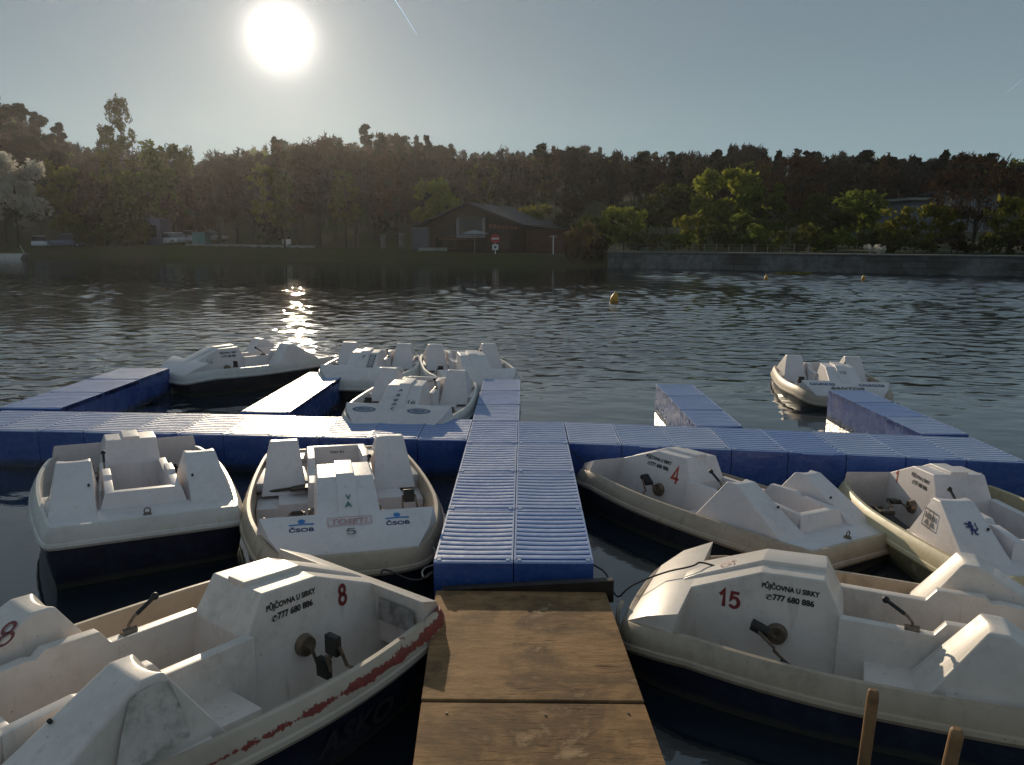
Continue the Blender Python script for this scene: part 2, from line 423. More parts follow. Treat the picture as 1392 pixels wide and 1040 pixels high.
def m_pedal(s, k):
    bm = bmesh.new(); a = .105
    y, sg = ((.115, 1), (.26, -1))[k]
    cx, cz = .4 * a * sg, .9 * a * sg
    v = box(bm, -.05, .05, -.042, .042, -.018, .018)
    me_m = Matrix.Translation((cx, s * y, cz)) @ Matrix.Rotation(R(-50), 4, 'Y')
    bmesh.ops.transform(bm, matrix=me_m, verts=bm.verts)
    return finish(bm, .006, 2)
def mirror_y(me):
    m2 = me.copy(); m2.transform(Matrix.Scale(-1, 4, (0, 1, 0))); m2.flip_normals(); return m2

BM = dict(gunwale=m_gunwale(), hull=m_hull(), floor=m_floor(), console=m_console(), bow_deck=m_bowdeck(), stern_deck=m_sterndeck(), back=m_backrest(), seat=m_seat(), well=m_well(), lever=m_lever(), knob=m_knob())
BM['back2'] = mirror_y(BM['back']); BM['seat2'] = mirror_y(BM['seat'])
for s in (1, -1):
    BM['crank', s] = m_crank(s)
    for k in (0, 1): BM['pedal', s, k] = m_pedal(s, k)

bm = bmesh.new(); tube(bm, [(-1.30, 0, .395), (-1.30, 0, .412)], [.03, .026], 12)
tube(bm, [(-1.30, .022 * math.cos(a / 8 * 6.283), .43 + .022 * math.sin(a / 8 * 6.283)) for a in range(9)], .005, 6); BM['eye'] = finish(bm, 0)
bm = bmesh.new(); tube(bm, [(0, 0, -.01), (0, 0, .003)], .009, 10); BM['hole'] = finish(bm, 0)
def text_mesh(body, bold=.0, shear=0.0):
    cu = bpy.data.curves.new('t', 'FONT'); cu.body = body; cu.size = 1; cu.offset = bold; cu.shear = shear; cu.resolution_u = 4
    cu.align_x = 'LEFT'; cu.extrude = 0
    o = bpy.data.objects.new('t', cu); COL.objects.link(o)
    dg = bpy.context.evaluated_depsgraph_get(); me = bpy.data.meshes.new_from_object(o.evaluated_get(dg))
    bpy.data.objects.remove(o); bpy.data.curves.remove(cu)
    me.materials.clear()
    return me
def fit(me, w, h, o, u, v, keep=False):
    """scale a flat mesh to w x h and lay it with its lower left corner at o, axes u, v"""
    n = len(me.vertices); c = np.empty(n * 3, np.float32); me.vertices.foreach_get('co', c); c = c.reshape(-1, 3)
    lo, hi = c[:, :2].min(0), c[:, :2].max(0)
    x = (c[:, 0] - lo[0]) / max(hi[0] - lo[0], 1e-6) * w; y = (c[:, 1] - lo[1]) / max(hi[1] - lo[1], 1e-6) * h
    o, u, v = Vector(o), Vector(u).normalized(), Vector(v).normalized()
    nn = u.cross(v)
    out = np.array(o) + np.outer(x, np.array(u)) + np.outer(y, np.array(v)) + np.array(nn) * .0025
    me.vertices.foreach_set('co', out.astype(np.float32).ravel()); me.update(); return me

def _arc(cx, cy, rx, ry, a0, a1, n=12): return [(cx + rx * math.cos(R(a0 + (a1 - a0) * i / n)), cy + ry * math.sin(R(a0 + (a1 - a0) * i / n))) for i in range(n + 1)]
DIG = {'1': [[(.14, .70), (.34, .80), (.50, 1.0), (.50, 0)]], '5': [[(.86, .93), (.30, .93), (.20, .52)] + _arc(.48, .34, .36, .30, 128, -150, 16)],
       '8': [_arc(.5, .73, .30, .215, 0, 360, 20), _arc(.5, .27, .37, .235, 0, 360, 20)], '4': [[(.98, .30), (.06, .30), (.66, 1.0), (.66, .0)]],
       '6': [_arc(.5, .30, .36, .26, 0, 360, 20), [(.78, .95), (.40, .78), (.16, .46), (.14, .30)]], '7': [[(.08, .93), (.90, .93), (.36, 0)]], '0': [_arc(.5, .5, .36, .45, 0, 360, 24)]}
def digit_mesh(txt, th=.16):
    bm = bmesh.new(); x = 0.0
    for ch in txt:
        for pl in DIG[ch]:
            P_ = [Vector((a * .62 + x, b)) for a, b in pl]; closed = (P_[0] - P_[-1]).length < 1e-4
            if closed: P_ = P_[:-1]
            n = len(P_); L_, R_ = [], []
            for i, p in enumerate(P_):
                a = P_[i - 1] if (i > 0 or closed) else None; b = P_[(i + 1) % n] if (i < n - 1 or closed) else None
                d1 = (p - a).normalized() if a is not None else (b - p).normalized(); d2 = (b - p).normalized() if b is not None else d1
                t_ = (d1 + d2); t_ = t_.normalized() if t_.length > 1e-3 else d1
                nn = Vector((-t_.y, t_.x)); k = th / 2 / max(.45, nn.dot(Vector((-d1.y, d1.x))))
                L_.append(bm.verts.new((*(p + nn * k), 0))); R_.append(bm.verts.new((*(p - nn * k), 0)))
            for i in range(n if closed else n - 1):
                j = (i + 1) % n; bm.faces.new((L_[i], R_[i], R_[j], L_[j]))
        x += .62 * (.62 if ch == '1' else 1) + .14
    bmesh.ops.recalc_face_normals(bm, faces=bm.faces)
    me = bpy.data.meshes.new('digits'); bm.to_mesh(me); bm.free(); return me
# planes on the boat to write on: origin helper, u to the reader's right, v up
def pl_side(s):            # console side; s=+1 port (reader sees bow on the left), -1 starboard
    v = Vector((0, -s * .1, 1)).normalized()
    return (lambda x, z: Vector((x, s * hw(z), z))), Vector((-s, 0, 0)), v
def pl_bow(dz=0.0):        # sloping bow panel, read from ahead of the boat; (y,x) -> point
    v = Vector((-.184, 0, .0773)).normalized()
    return (lambda y, x: Vector((x, y, .4177 + (.990 - x) * .42 + dz))), Vector((0, 1, 0)), v
def pl_front(dz=0.0):      # front slope of the console, read from ahead
    v = Vector((-.372, 0, .153)).normalized()
    return (lambda y, x: Vector((x, y, .495 + (.806 - x) * .4113 + dz))), Vector((0, 1, 0)), v
def write(parent, name, body, mat, o, u, v, w, h, bold=.0, shear=0.0, label=None):
    me = fit(digit_mesh(body, .11 + bold * 1.6) if name == 'number' else text_mesh(body, bold, shear), w, h, o, u, v)
    ob = mobj(name, me, mat, parent)
    if label: ob['label'] = label
    return ob
def shape(parent, name, polys, mat, o, u, v, w, h, label=None):
    """flat print: polys in a unit square"""
    bm = bmesh.new()
    for p in polys: bm.faces.new([bm.verts.new((x, y, 0)) for x, y in p])
    me = bpy.data.meshes.new('m'); bm.to_mesh(me); bm.free()
    c = [Vector(o) + Vector(u).normalized() * (q.co.x * w) + Vector(v).normalized() * (q.co.y * h) + Vector(u).cross(Vector(v)).normalized() * .0022 for q in me.vertices]
    for q, p in zip(me.vertices, c): q.co = p
    ob = mobj(name, me, mat, parent)
    if label: ob['label'] = label
    return ob
def disc(cx, cy, rx, ry, n=20): return [(cx + rx * math.cos(2 * math.pi * i / n), cy + ry * math.sin(2 * math.pi * i / n)) for i in range(n)]
def annulus(cx, cy, rx, ry, t, n=24):
    a = disc(cx, cy, rx, ry, n); b = disc(cx, cy, rx * (1 - t), ry * (1 - t * 1.6), n)
    return [[a[i], a[(i + 1) % n], b[(i + 1) % n], b[i]] for i in range(n)]

def hire_text(root, s, x0):
    P, u, v = pl_side(s)
    write(root, 'lettering', 'PŮJČOVNA U SIRKY', M['ink_black'], P(x0, .556), u, v, .30, .050, .042)
    write(root, 'lettering', '777 680 886', M['ink_black'], P(x0 - s * .062, .506), u, v, .215, .036, .042)
    o = P(x0 - s * .030, .506)
    hs = [[(.0, .2), (.2, .0), (.45, .25), (.3, .42), (.6, .72), (.75, .58), (1, .82), (.8, 1), (.5, .9), (.1, .5)]]
    shape(root, 'phone_symbol', hs + annulus(.5, .5, .62, .62, .14), M['ink_black'], o, u, v, .026, .026)

def boat(pose, label, gel='gel', gun='gun', hull='hull', crank=(0.0, 0.6)):
    x, y, yaw, roll, pit, dz = pose
    r = empty('pedal_boat', (x, y, dz), (roll, pit, yaw)); tag(r, label, 'pedal boat', 'pedal boats moored at the pontoon')
    mobj('hull', BM['hull'], M[hull], r, True); mobj('gunwale', BM['gunwale'], M[gun], r, True)
    mobj('cockpit_floor', BM['floor'], M[gel], r, True); mobj('console', BM['console'], M[gel], r, True)
    mobj('bow_deck', BM['bow_deck'], M[gel], r, True); mobj('stern_deck', BM['stern_deck'], M[gel], r, True)
    for k in ('back', 'back2'): mobj('backrest', BM[k], M[gel], r, True)
    for k in ('seat', 'seat2'): mobj('seat', BM[k], M[gel], r, True)
    mobj('storage_well', BM['well'], M[gel], r, True)
    lv = mobj('steering_lever', BM['lever'], M['steel'], r); mobj('knob', BM['knob'], M['black'], lv)
    mobj('mooring_eye', BM['eye'], M['steel'], r)
    for k in (1, -1):
        d = mobj('drain_hole', BM['hole'], M['black'], r); d.location = (-.93, k * .36, .565); d.rotation_euler = (0, R(-31), 0)
    for s, a in ((1, crank[0]), (-1, crank[1])):
        c = mobj('pedal_crank', BM['crank', s], M['steel'], r); c.location = (.325, s * .236, .325); c.rotation_euler = (0, a, 0)
        for k in (0, 1): mobj('pedal', BM['pedal', s, k], M['black'], c)
    return r

# 15, near right
b15 = boat((1.78, 4.08, 2.754, .034, -.016, -.084), 'cream pedal boat with dark red number 15 on its console, bow against the wooden ramp', 'gel_cream', 'gun', 'hull', (.5, .2))
P, u, v = pl_side(1)
write(b15, 'number', '15', M['ink_red'], P(.652, .415), u, v, .122, .118, .05)
hire_text(b15, 1, .425)
P, u, v = pl_front(.024)
write(b15, 'number', '15', M['ink_pink'], P(-.045, .68), u, v, .085, .10, .0, label='faded red 15 on top of the console')
# 8, near left
b8 = boat((-1.504, 3.504, .95, .002, .045, .052), 'cream pedal boat with dark red number 8 and scraped red paint along its gunwale', 'gel_cream', 'gun_red', 'hull', (.1, 2.4))
P, u, v = pl_side(-1)
write(b8, 'number', '8', M['ink_red'], P(.565, .437), u, v, .062, .122, .05)
hire_text(b8, -1, .122)
# the 8 on the aft face of the far backrest
write(b8, 'lettering', 'ASKO', simple('dark_hull_lettering', (.040, .038, .042), .5), (-.03, -.757, .085), (1, .02, 0), (0, -.16, 1), .47, .125, .03, .2, label='faint dark letters on the hull')
va = Vector((.5, 0, .3)).normalized()
v8 = Vector((.525, .79, .313)).normalized(); u8 = v8.cross(Vector((-.513, 0, .858))).normalized()
write(b8, 'number', '8', M['ink_red'], Vector((-.796, .333, .628)) - u8 * .042 - v8 * .075 + Vector((-.513, 0, .858)) * .004, u8, v8, .084, .15, .0, label='thin brown 8 on the aft face of the far backrest')
shape(b8, 'anti_slip_patch', [[(0, 0), (1, 0), (.96, 1), (.03, .95)]], simple('worn_grey_patch', (.30, .27, .25), .8, .5, 14, bstr=.4), (.8065 - .005, -.55, .30), (0, 1, 0), (0, 0, 1), .28, .13)
def worn():
    t = NT('scuffed_patch'); c = t.coord(rand=False); n = t.noise(c, 16, 6, .7); n2 = t.noise(c, 5, 4, .6)
    t.bsdf(t.mix(t.math('MULTIPLY', t.ramp(n, [(.40, 0), (.62, 1)]), t.ramp(n2, [(.38, .2), (.6, .9)])), (.74, .68, .61), (.19, .165, .155)), .6, .3); return t.m
vt = Vector((.02, .185, 1)).normalized()
shape(b8, 'scuffed_patch', [[(.02, .05), (.2, .0), (.75, .03), (1.0, .06), (.93, .5), (.80, .98), (.55, 1.0), (.30, .96), (.14, .5)]], worn(), Vector((-.84, -.63, .40)) + Vector((0, -.004, 0)), (1, 0, 0), vt, .30, .27)
# 4, right of the walkway
b4 = boat((1.556, 6.489, 2.232, .103, -.024, -.145), 'white pedal boat with orange red number 4 beside the blue walkway', 'gel', 'gun', 'hull_grey', (.2, .9))
P, u, v = pl_side(1)
write(b4, 'number', '4', M['ink_orange'], P(.235, .42), u, v, .095, .17, .03)
hire_text(b4, 1, .545)
# 1, right edge
bF = boat((3.5, 5.942, 1.567, -.001, .036, -.13), 'pedal boat with yellowed gunwale and a blue lion on its backrest', 'gel', 'gun_yellow', 'hull_tan', (1.0, .3))
P, u, v = pl_side(1)
write(bF, 'number', '1', M['ink_orange'], P(.70, .44), u, v, .045, .12, .03)
hire_text(bF, 1, .44)
# lion on the aft face of the port backrest (seen from astern: port is on the left, u = -y)
lion = [[(.30, .62), (.42, .95), (.62, 1.0), (.72, .88), (.60, .80), (.66, .66), (.58, .50), (.70, .34), (.62, .18), (.78, .06), (.60, 0), (.48, .14), (.52, .32), (.40, .28), (.30, .06), (.14, .04), (.26, .20), (.30, .42), (.40, .52)],
        [(.34, .66), (.10, .80), (.02, .72), (.08, .88), (.20, .90), (.40, .78)], [(.38, .52), (.12, .56), (.04, .46), (.06, .64), (.36, .62)],
        [(.60, .34), (.86, .50), (.84, .80), (1.0, .92), (.93, .70), (.96, .46), (.72, .28)]]
shape(bF, 'emblem', lion, M['ink_blue'], (-.965, .50, .530), (0, -1, 0), va, .085, .125, label='dark blue lion rampant')
pv = Vector((.0, -.20, 1)).normalized()
def tower_side_pt(x, z): return (x, .568 + (.689 - z) / .32 * .066, z)
pu = Vector((-1, .02, 0)).normalized()
fr = [[(0, 0), (1, 0), (1, .08), (0, .08)], [(0, .92), (1, .92), (1, 1), (0, 1)], [(0, .08), (.09, .08), (.09, .92), (0, .92)], [(.91, .08), (1, .08), (1, .92), (.91, .92)], disc(.5, .62, .2, .17), [(.2, .15), (.8, .15), (.62, .42), (.38, .42)], [(.15, .5), (.3, .45), (.3, .8), (.15, .8)], [(.72, .45), (.85, .5), (.82, .8), (.7, .75)]]
shape(bF, 'emblem', fr, M['ink_grey'], Vector(tower_side_pt(-.56, .475)) + Vector((0, .006, 0)), pu, pv, .13, .13, label='grey square printed emblem')
# boat with its stern towards the camera
bC = boat((-3.406, 6.471, 2.103, .043, .011, .004), 'plain white pedal boat seen from astern, without any number', 'gel', 'gun_white', 'hull', (.7, 1.6))
# 5
b5 = boat((-1.455, 5.96, -1.289, -.019, -.015, -.001), 'white pedal boat with grey number 5 and blue bank logos on its bow', 'gel', 'gun', 'hull', (2.2, .6))
P, u, v = pl_bow()
def bank_logo(root, y0, x):
    write(root, 'logo', 'ČSOB', M['ink_blue'], P(y0, x), u, v, .165, .050, .03)
    o = P(y0, x - .058)
    shape(root, 'logo', [[(0, 0), (.5, .10), (1, .0), (1, .28), (.5, .34), (0, .24)], ], M['ink_lblue'], o, u, v, .165, .055)
    shape(root, 'logo', [disc(.5, .5, .5, .5)], M['ink_lblue'], o + u * .058 + v * .018, u, v, .05, .044)
bank_logo(b5, -.405, .962); bank_logo(b5, .245, .962)
Pf, uf, vf = pl_front(.024)
write(b5, 'lettering', 'V', M['ink_green'], Pf(-.014, .715), uf, vf, .038, .055, .02)
write(b5, 'lettering', 'A', M['ink_green'], Pf(-.024, .79), uf, vf, .05, .058, .02)
Pb2 = pl_bow(.003)[0]
write(b5, 'lettering', 'TOSETI', M['ink_pink'], Pb2(-.125, .925) + Vector((0, 0, .004)), u, v, .25, .05, .02, .2)
shape(b5, 'lettering_frame', [[(0, 0), (1, 0), (1, .07), (0, .07)], [(0, .93), (1, .93), (1, 1), (0, 1)], [(0, .07), (.02, .07), (.02, .93), (0, .93)], [(.98, .07), (1, .07), (1, .93), (.98, .93)]], M['ink_pink'], Pb2(-.15, .94) + Vector((0, 0, .004)), u, v, .30, .085)
write(b5, 'number', '5', M['ink_grey'], Pb2(-.03, 1.028) + Vector((0, 0, .004)), u, v, .066, .062, .0)
def inn(root):
    write(root, 'lettering', 'Inn-In', M['ink_black'], (-.998, -.05, .46), (0, 1, 0), (-.03, 0, 1), .12, .028, .01)
inn(b5)
# a dark paddle lying across the footwell of 5
bm = bmesh.new()
tube(bm, [(-.32, 0, 0), (.08, 0, .005)], .014, 8); box(bm, .06, .30, -.055, .055, -.008, .012)
pd = mobj('paddle', finish(bm, .004, 1), M['brown']); 
pd.matrix_world = Matrix.Translation((-1.99, 6.18, .335)) @ Euler((0, R(-6), R(8)), 'XYZ').to_matrix().to_4x4()
tag(pd, 'dark brown paddle lying across the footwell of boat number 5', 'paddle')
# 16
b16 = boat((-1.372, 9.383, -1.629, -.022, -.023, .037), 'white pedal boat with number 16 and oval logos on its bow', 'gel', 'gun_white', 'hull', (1.2, 2.0))
def oval_logo(root, y0):
    shape(root, 'logo', [disc(.5, .5, .5, .5, 28)], M['ink_fade'], P(y0, .975), u, v, .27, .105)
    shape(root, 'logo', annulus(.5, .5, .47, .47, .10, 28), M['ink_blue'], P(y0, .975) + Vector((0, 0, .002)), u, v, .27, .105)
    write(root, 'logo', 'Ford', M['ink_blue'], P(y0 + .07, .945) + Vector((0, 0, .002)), u, v, .13, .045, .0, .3)
oval_logo(b16, -.50); oval_logo(b16, .115)
for ch, x, yy in (('A', .60, -.055), ('R', .70, -.062), ('e', .79, -.066), ('n', .87, -.07), ('t', .95, -.066)):
    write(b16, 'lettering', ch, M['ink_blue'], Pf(yy, x), uf, vf, .05, .052 if ch in 'AR' else .044, .01, .25)
write(b16, 'number', '16', M['ink_grey'], pl_front()[0](.08, .80), uf, vf, .105, .085, .02)
inn(b16)
# 7
b7 = boat((-2.447, 12.219, -1.552, -.025, -.032, .006), 'white pedal boat with a small 7 and dark sideways letter tiles on its console', 'gel', 'gun_white', 'hull_grey', (.3, 1.7))
write(b7, 'number', '7', M['ink_grey'], Pf(-.03, .66), uf, vf, .06, .10, .01)
for k, ch in enumerate('CEED'):
    o = pl_front()[0](.085, .86 - .095 * k)
    shape(b7, 'letter_tile', [[(0, 0), (1, 0), (1, 1), (0, 1)]], M['ink_grey'], o, uf, vf, .095, .085)
    write(b7, 'lettering', ch, M['white'], o + Vector((.012, .02, .003)) + Vector((-.06, 0, .024)), (.92, 0, -.38), uf, .055, .055, .02)
# the boat beside it
bI = boat((-.887, 12.296, -1.337, -.016, -.004, -.034), 'plain white pedal boat moored beyond the end of the middle pontoon arm', 'gel', 'gun_white', 'hull_grey', (.9, 2.9))
# 14
b14 = boat((-4.766, 12.769, 3.992, -.003, -.024, -.02), 'white pedal boat with number 14, lying alongside the far left pontoon arm', 'gel', 'gun_white', 'hull_grey', (2.6, .6))
Ps, us, vs_ = pl_side(1)
write(b14, 'number', '14', M['ink_fade'], Ps(.66, .42), us, vs_, .11, .10, .02)
hire_text(b14, 1, .43)
# boat on the right
bK = boat((4.752, 11.922, -1.713, -.003, -.026, -.154), 'white pedal boat with number 10 at the end of the right hand pontoon arm', 'gel', 'gun', 'hull_grey', (1.4, 2.2))
for y0 in (-.50, .17):
    for k, ch in enumerate('BRNO'):
        o = P(y0 + k * .088, .93)
        shape(bK, 'letter_tile', [[(0, 0), (1, 0), (1, 1), (0, 1)]], M['ink_blue'], o, u, v, .074, .062)
        write(bK, 'lettering', ch, M['white'], o + u * .016 + v * .012 + Vector((0, 0, .002)), u, v, .042, .038, .02)
write(bK, 'lettering', 'SANTOR', M['ink_grey'], pl_bow(.006)[0](-.24, 1.03), u, v, .46, .062, .03, .3)
write(bK, 'number', '10', M['ink_grey'], Pf(-.05, .66), uf, vf, .10, .085, .0)

# ------------------------------------------------------------------ mooring ropes
def rope(name, pts, r, mat, label):
    q = smooth_poly([Vector(p) for p in pts], 2)
    bm = bmesh.new(); tube(bm, q, r, 6); o = mobj(name, finish(bm, 0, angle=80), mat); tag(o, label, 'rope'); return o
def boat_pt(b, p):
    return Matrix.Translation(b.location) @ b.rotation_euler.to_matrix().to_4x4() @ Vector(p)
q = boat_pt(b15, (.83, .0, .535)); q2 = boat_pt(b15, (1.0, -.04, .455)); q3 = boat_pt(b15, (1.15, .0, .375)); q4 = boat_pt(b15, (1.22, .02, .33))
rope('mooring_rope', [q + Vector((.12, -.02, .01)), q + Vector((.04, .05, .008)), q, q2, q3, q4, q4 + Vector((-.07, .02, -.10)), (.54, 4.66, .30), (.455, 4.72, .33)], .006, M['rope'], 'dark mooring rope from the bow of boat 15 to the walkway')
q = boat_pt(b15, (1.205, .22, .33))
rope('fender_line', [q, q + Vector((-.03, -.03, -.06)), q + Vector((-.025, -.05, -.16)), q + Vector((.0, -.05, -.28))], .013, M['rope_pale'], 'pale thick rope end hanging from the bow of boat 15')
q = boat_pt(b8, (1.19, .1, .34))
rope('mooring_rope', [q, q + Vector((.0, .1, .0)), (-.66, 4.50, .30), (-.585, 4.64, .31)], .006, M['rope'], 'short dark rope tying the bow of boat 8 to the walkway')
q = boat_pt(b5, (1.1, .55, .30))
rope('mooring_rope', [q, q + Vector((.05, -.05, -.1)), (-.68, 4.9, .22), (-.64, 4.68, .24), (-.582, 4.66, .30)], .006, M['rope_pale'], 'pale rope hanging from the bow corner of boat 5')

q = boat_pt(b4, (1.18, .05, .33))
rope('mooring_rope', [q, q + Vector((-.06, .0, -.07)), (.56, 7.18, .30), (.465, 7.22, .40)], .006, M['rope'], 'dark rope tying the bow of boat 4 to the edge of the walkway')
q = boat_pt(bC, (1.19, .0, .33))
rope('mooring_rope', [q, q + Vector((-.02, .05, -.05)), (-3.98, 7.70, .28), (-4.0, 7.80, .41)], .006, M['rope'], 'dark rope tying the plain boat to the left cross arm')

# ------------------------------------------------------------------ floating pontoon
def m_module():
    """float module 0.5 x 0.967 with a ribbed top, origin at the near left top corner"""
    bm = bmesh.new(); L, Wd = .967, .505; g = .003
    prof = [(g, -.40), (g, -.012), (g + .006, -.002), (.03, 0)]
    n = 11; y0, y1 = .045, L - .045; p = (y1 - y0) / n
    for k in range(n):
        a = y0 + k * p
        for f, z in ((.0, -.030), (.07, -.030), (.11, -.002), (.17, .0), (.50, .0012), (.86, .0), (.92, -.002), (.955, -.030)): prof.append((a + f * p, z))
    prof += [(y1, -.030), (y1 + .012, 0), (L - g - .006, -.002), (L - g, -.012), (L - g, -.40)]
    NX = 8; cols = []
    for q in range(NX + 1):
        x = g + (Wd - 2 * g) * q / NX; sag = .009 * ((2 * q / NX - 1) ** 2 - 1)
        cols.append([bm.verts.new((x, y, z + (sag * math.sin(math.pi * min(1, max(0, y / L))) if z > -.1 else 0))) for y, z in prof])
    for ca_, cb_ in zip(cols, cols[1:]):
        for i in range(len(prof) - 1): bm.faces.new((ca_[i], cb_[i], cb_[i + 1], ca_[i + 1]))
    # flat edge strips hide the rib ends
    for x0 in (g, Wd - g - .012):
        box(bm, x0, x0 + .012, .03, L - .03, -.06, .0015)
    ca = [bm.verts.new((g, y, z)) for y, z in ((g, -.4), (g, -.012), (L - g, -.012), (L - g, -.4))]; bm.faces.new(ca)
    cb = [bm.verts.new((Wd - g, y, z)) for y, z in ((g, -.4), (g, -.012), (L - g, -.012), (L - g, -.4))]; bm.faces.new(cb[::-1])
    return finish(bm, 0, angle=30)
MOD = m_module()
def sheared(k):
    me = MOD.copy(); me.transform(Matrix(((1, 0, 0, 0), (k, 1, 0, 0), (0, 0, 1, 0), (0, 0, 0, 1)))); return me
MODS = {0: MOD, 'L': sheared(-.068), 'R': sheared(-.150)}
bm = bmesh.new(); tube(bm, [(0, 0, -.02), (0, 0, .006)], [.017, .014], 10); PIN = finish(bm, 0)
pont = empty('floating_pontoon', (-.06, 4.6, 0)); tag(pont, 'ribbed blue floating pontoon with a central walkway, cross arm and five mooring arms', 'pontoon')
def module(x, y, a, sx=1.0, sy=1.0, dz=0.0, mesh=0):
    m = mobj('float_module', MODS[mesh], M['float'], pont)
    m.location = (x - pont.location.x, y - pont.location.y, .40 + dz + rng.uniform(-.003, .003)); m.rotation_euler = (R(rng.uniform(-.15, .15)), R(rng.uniform(-.15, .15)), a); m.scale = (sx, sy, 1)
    for px_, py_ in ((.035, .028), (.47, .028)):
        k = mobj('connector_pin', PIN, M['pin'], m); k.location = (px_, py_, 0)
def arm(x, y, a, cols, rows, sx=1.0, sy=1.0):
    ca, sa = math.cos(a), math.sin(a)
    for i in range(cols):
        for j in range(rows):
            lx, ly = i * .505 * sx, j * .967 * sy
            module(x + lx * ca - ly * sa, y + lx * sa + ly * ca, a, sx, sy)
arm(-.565, 4.6, 0, 2, 4, 1, .985)
for k in range(1, 12): module(-.568 - .505 * k, 7.585 + .068 * .505 * (k - .0), 0, 1, .96, 0, 'L')
for k in range(8): module(.449 + .515 * k, 7.47 - .150 * .515 * k, 0, 1.02, .955, 0, 'R')
arm(-6.28, 9.02, R(-.5), 1, 3, 1.5, .985)
arm(-3.30, 8.84, R(-1.5), 1, 3, 1.15, .94)
arm(-.57, 8.415, 0, 1, 3, 1.04, .905)
arm(1.86, 8.20, R(.6), 1, 3, 1.0, .85)
arm(4.11, 7.88, R(1.2), 1, 3, .98, .82)

# ------------------------------------------------------------------ wooden ramp
def zr_(y): return .262 + (4.50 - y) * .0765
ramp = empty('plywood_ramp', (.03, 4.45, .26)); tag(ramp, 'weathered brown plywood ramp leading down to the blue pontoon', 'ramp')
def panel(name, y0, y1, t, mat, dz=0, x0f=None, x1f=None, bev=.004):
    bm = bmesh.new()
    xl = lambda y: -.53 + (4.40 - y) * .062; xr = lambda y: .508 + (4.40 - y) * .028
    b = [(xl(y0), y0), (xr(y0), y0), (xr(y1), y1), (xl(y1), y1)]
    o = ramp.location
    hexa(bm, [(x - o.x, y - o.y, zr_(y) + dz - t - o.z) for x, y in b], [(x - o.x, y - o.y, zr_(y) + dz - o.z) for x, y in b])
    return mobj(name, finish(bm, bev, 1), mat, ramp)
panel('plywood_sheet', 3.17, 4.47, .020, M['ply'], .003)
panel('plywood_sheet', 1.72, 3.155, .020, M['ply'], -.004)
panel('plywood_sheet', .30, 1.705, .020, M['ply'], -.004)
for xx in (-.30, .02, .34):
    bm = bmesh.new(); o = ramp.location
    hexa(bm, [(xx - o.x + dx, y - o.y, zr_(y) - .17 - o.z) for dx, y in ((-.03, .3), (.03, .3), (.03, 4.4), (-.03, 4.4))], [(xx - o.x + dx, y - o.y, zr_(y) - .026 - o.z) for dx, y in ((-.03, .3), (.03, .3), (.03, 4.4), (-.03, 4.4))])
    mobj('joist', finish(bm, .003, 1), M['darkwood'], ramp)
bm = bmesh.new(); o = ramp.location
hexa(bm, [(x - o.x, y - o.y, z - o.z) for x, y, z in ((-.50, 4.475, .20), (.555, 4.455, .20), (.555, 4.51, .20), (-.50, 4.53, .20))], [(x - o.x, y - o.y, z - o.z) for x, y, z in ((-.50, 4.475, .272), (.555, 4.455, .345), (.555, 4.51, .345), (-.50, 4.53, .272))])
mobj('end_board', finish(bm, .004, 1), M['darkwood'], ramp)
bm = bmesh.new()
for (x, y) in [(-.37, 3.25), (.05, 3.27), (.44, 3.24), (-.33, 3.06), (.1, 3.05), (.46, 3.07), (-.42, 4.3), (.4, 4.3), (.5, 3.75), (-.44, 3.7), (-.25, 2.4), (.3, 2.38)]:
    tube(bm, [(x - o.x, y - o.y, zr_(y) - .004 - o.z), (x - o.x, y - o.y, zr_(y) + .0015 - o.z)], .006, 8)
sc_ = mobj('screw_head', finish(bm, 0), M['steel'], ramp); sc_['kind'] = 'stuff'

# two stakes at the near bank
def stake(px, py, D, lean, r, label):
    q = co.rotation_euler.to_matrix() @ Vector(((px - 696) / F_, -(py - 520) / F_, -1)); x = q.x / q.y * D; z = CAMZ + q.z / q.y * D
    bm = bmesh.new(); L = 2.4
    tube(bm, [(lean * L, 0, -L), (lean * .5, 0, -.5), (0, 0, -.03), (0, 0, -.008), (0, 0, 0)], [r * 1.1, r * 1.02, r, r * .9, r * .6], 10)
    s = mobj('wooden_stake', finish(bm, 0, angle=40), M['stake']); s.location = (x, D, z); tag(s, label, 'stake', 'wooden stakes by the ramp')
stake(1187.5, 937, 2.50, -.035, .0205, 'taller brown wooden stake in front of the hull of boat 15')
stake(1301, 990, 2.35, -.10, .0225, 'shorter leaning brown wooden stake at the lower right')

# ------------------------------------------------------------------ ground, lake, hills
SKY_X = [-600, -300, -60, 0, 45, 100, 140, 200, 255, 300, 345, 390, 450, 500, 560, 600, 650, 700, 745, 800, 830, 870, 950, 1010, 1060, 1110, 1160, 1210, 1260, 1310, 1350, 1400, 1600, 2000]
SKY_Y = [150, 130, 126, 130, 140, 178, 188, 196, 212, 210, 200, 193, 190, 186, 190, 203, 206, 205, 199, 199, 208, 211, 205, 202, 206, 212, 210, 214, 214, 214, 222, 222, 215, 200]
SH_X = [-900, -300, 0, 200, 330, 450, 560, 700, 790, 830, 850, 1392, 1900, 2600]
SH_D = [100, 96, 93, 88, 84, 77, 73, 69, 65, 65, 64, 49, 38, 30]
BK_X = [-900, 0, 250, 560, 640, 780, 830, 860, 2600]
BK_Z = [1.0, 1.0, 1.55, 1.3, .95, .9, 1.0, 1.25, 1.25]
def acol(x, y): return np.clip(712 + np.asarray(x) / np.maximum(np.asarray(y), 8.) * F_ / math.cos(PITCH) * 1.0, -900, 2600)
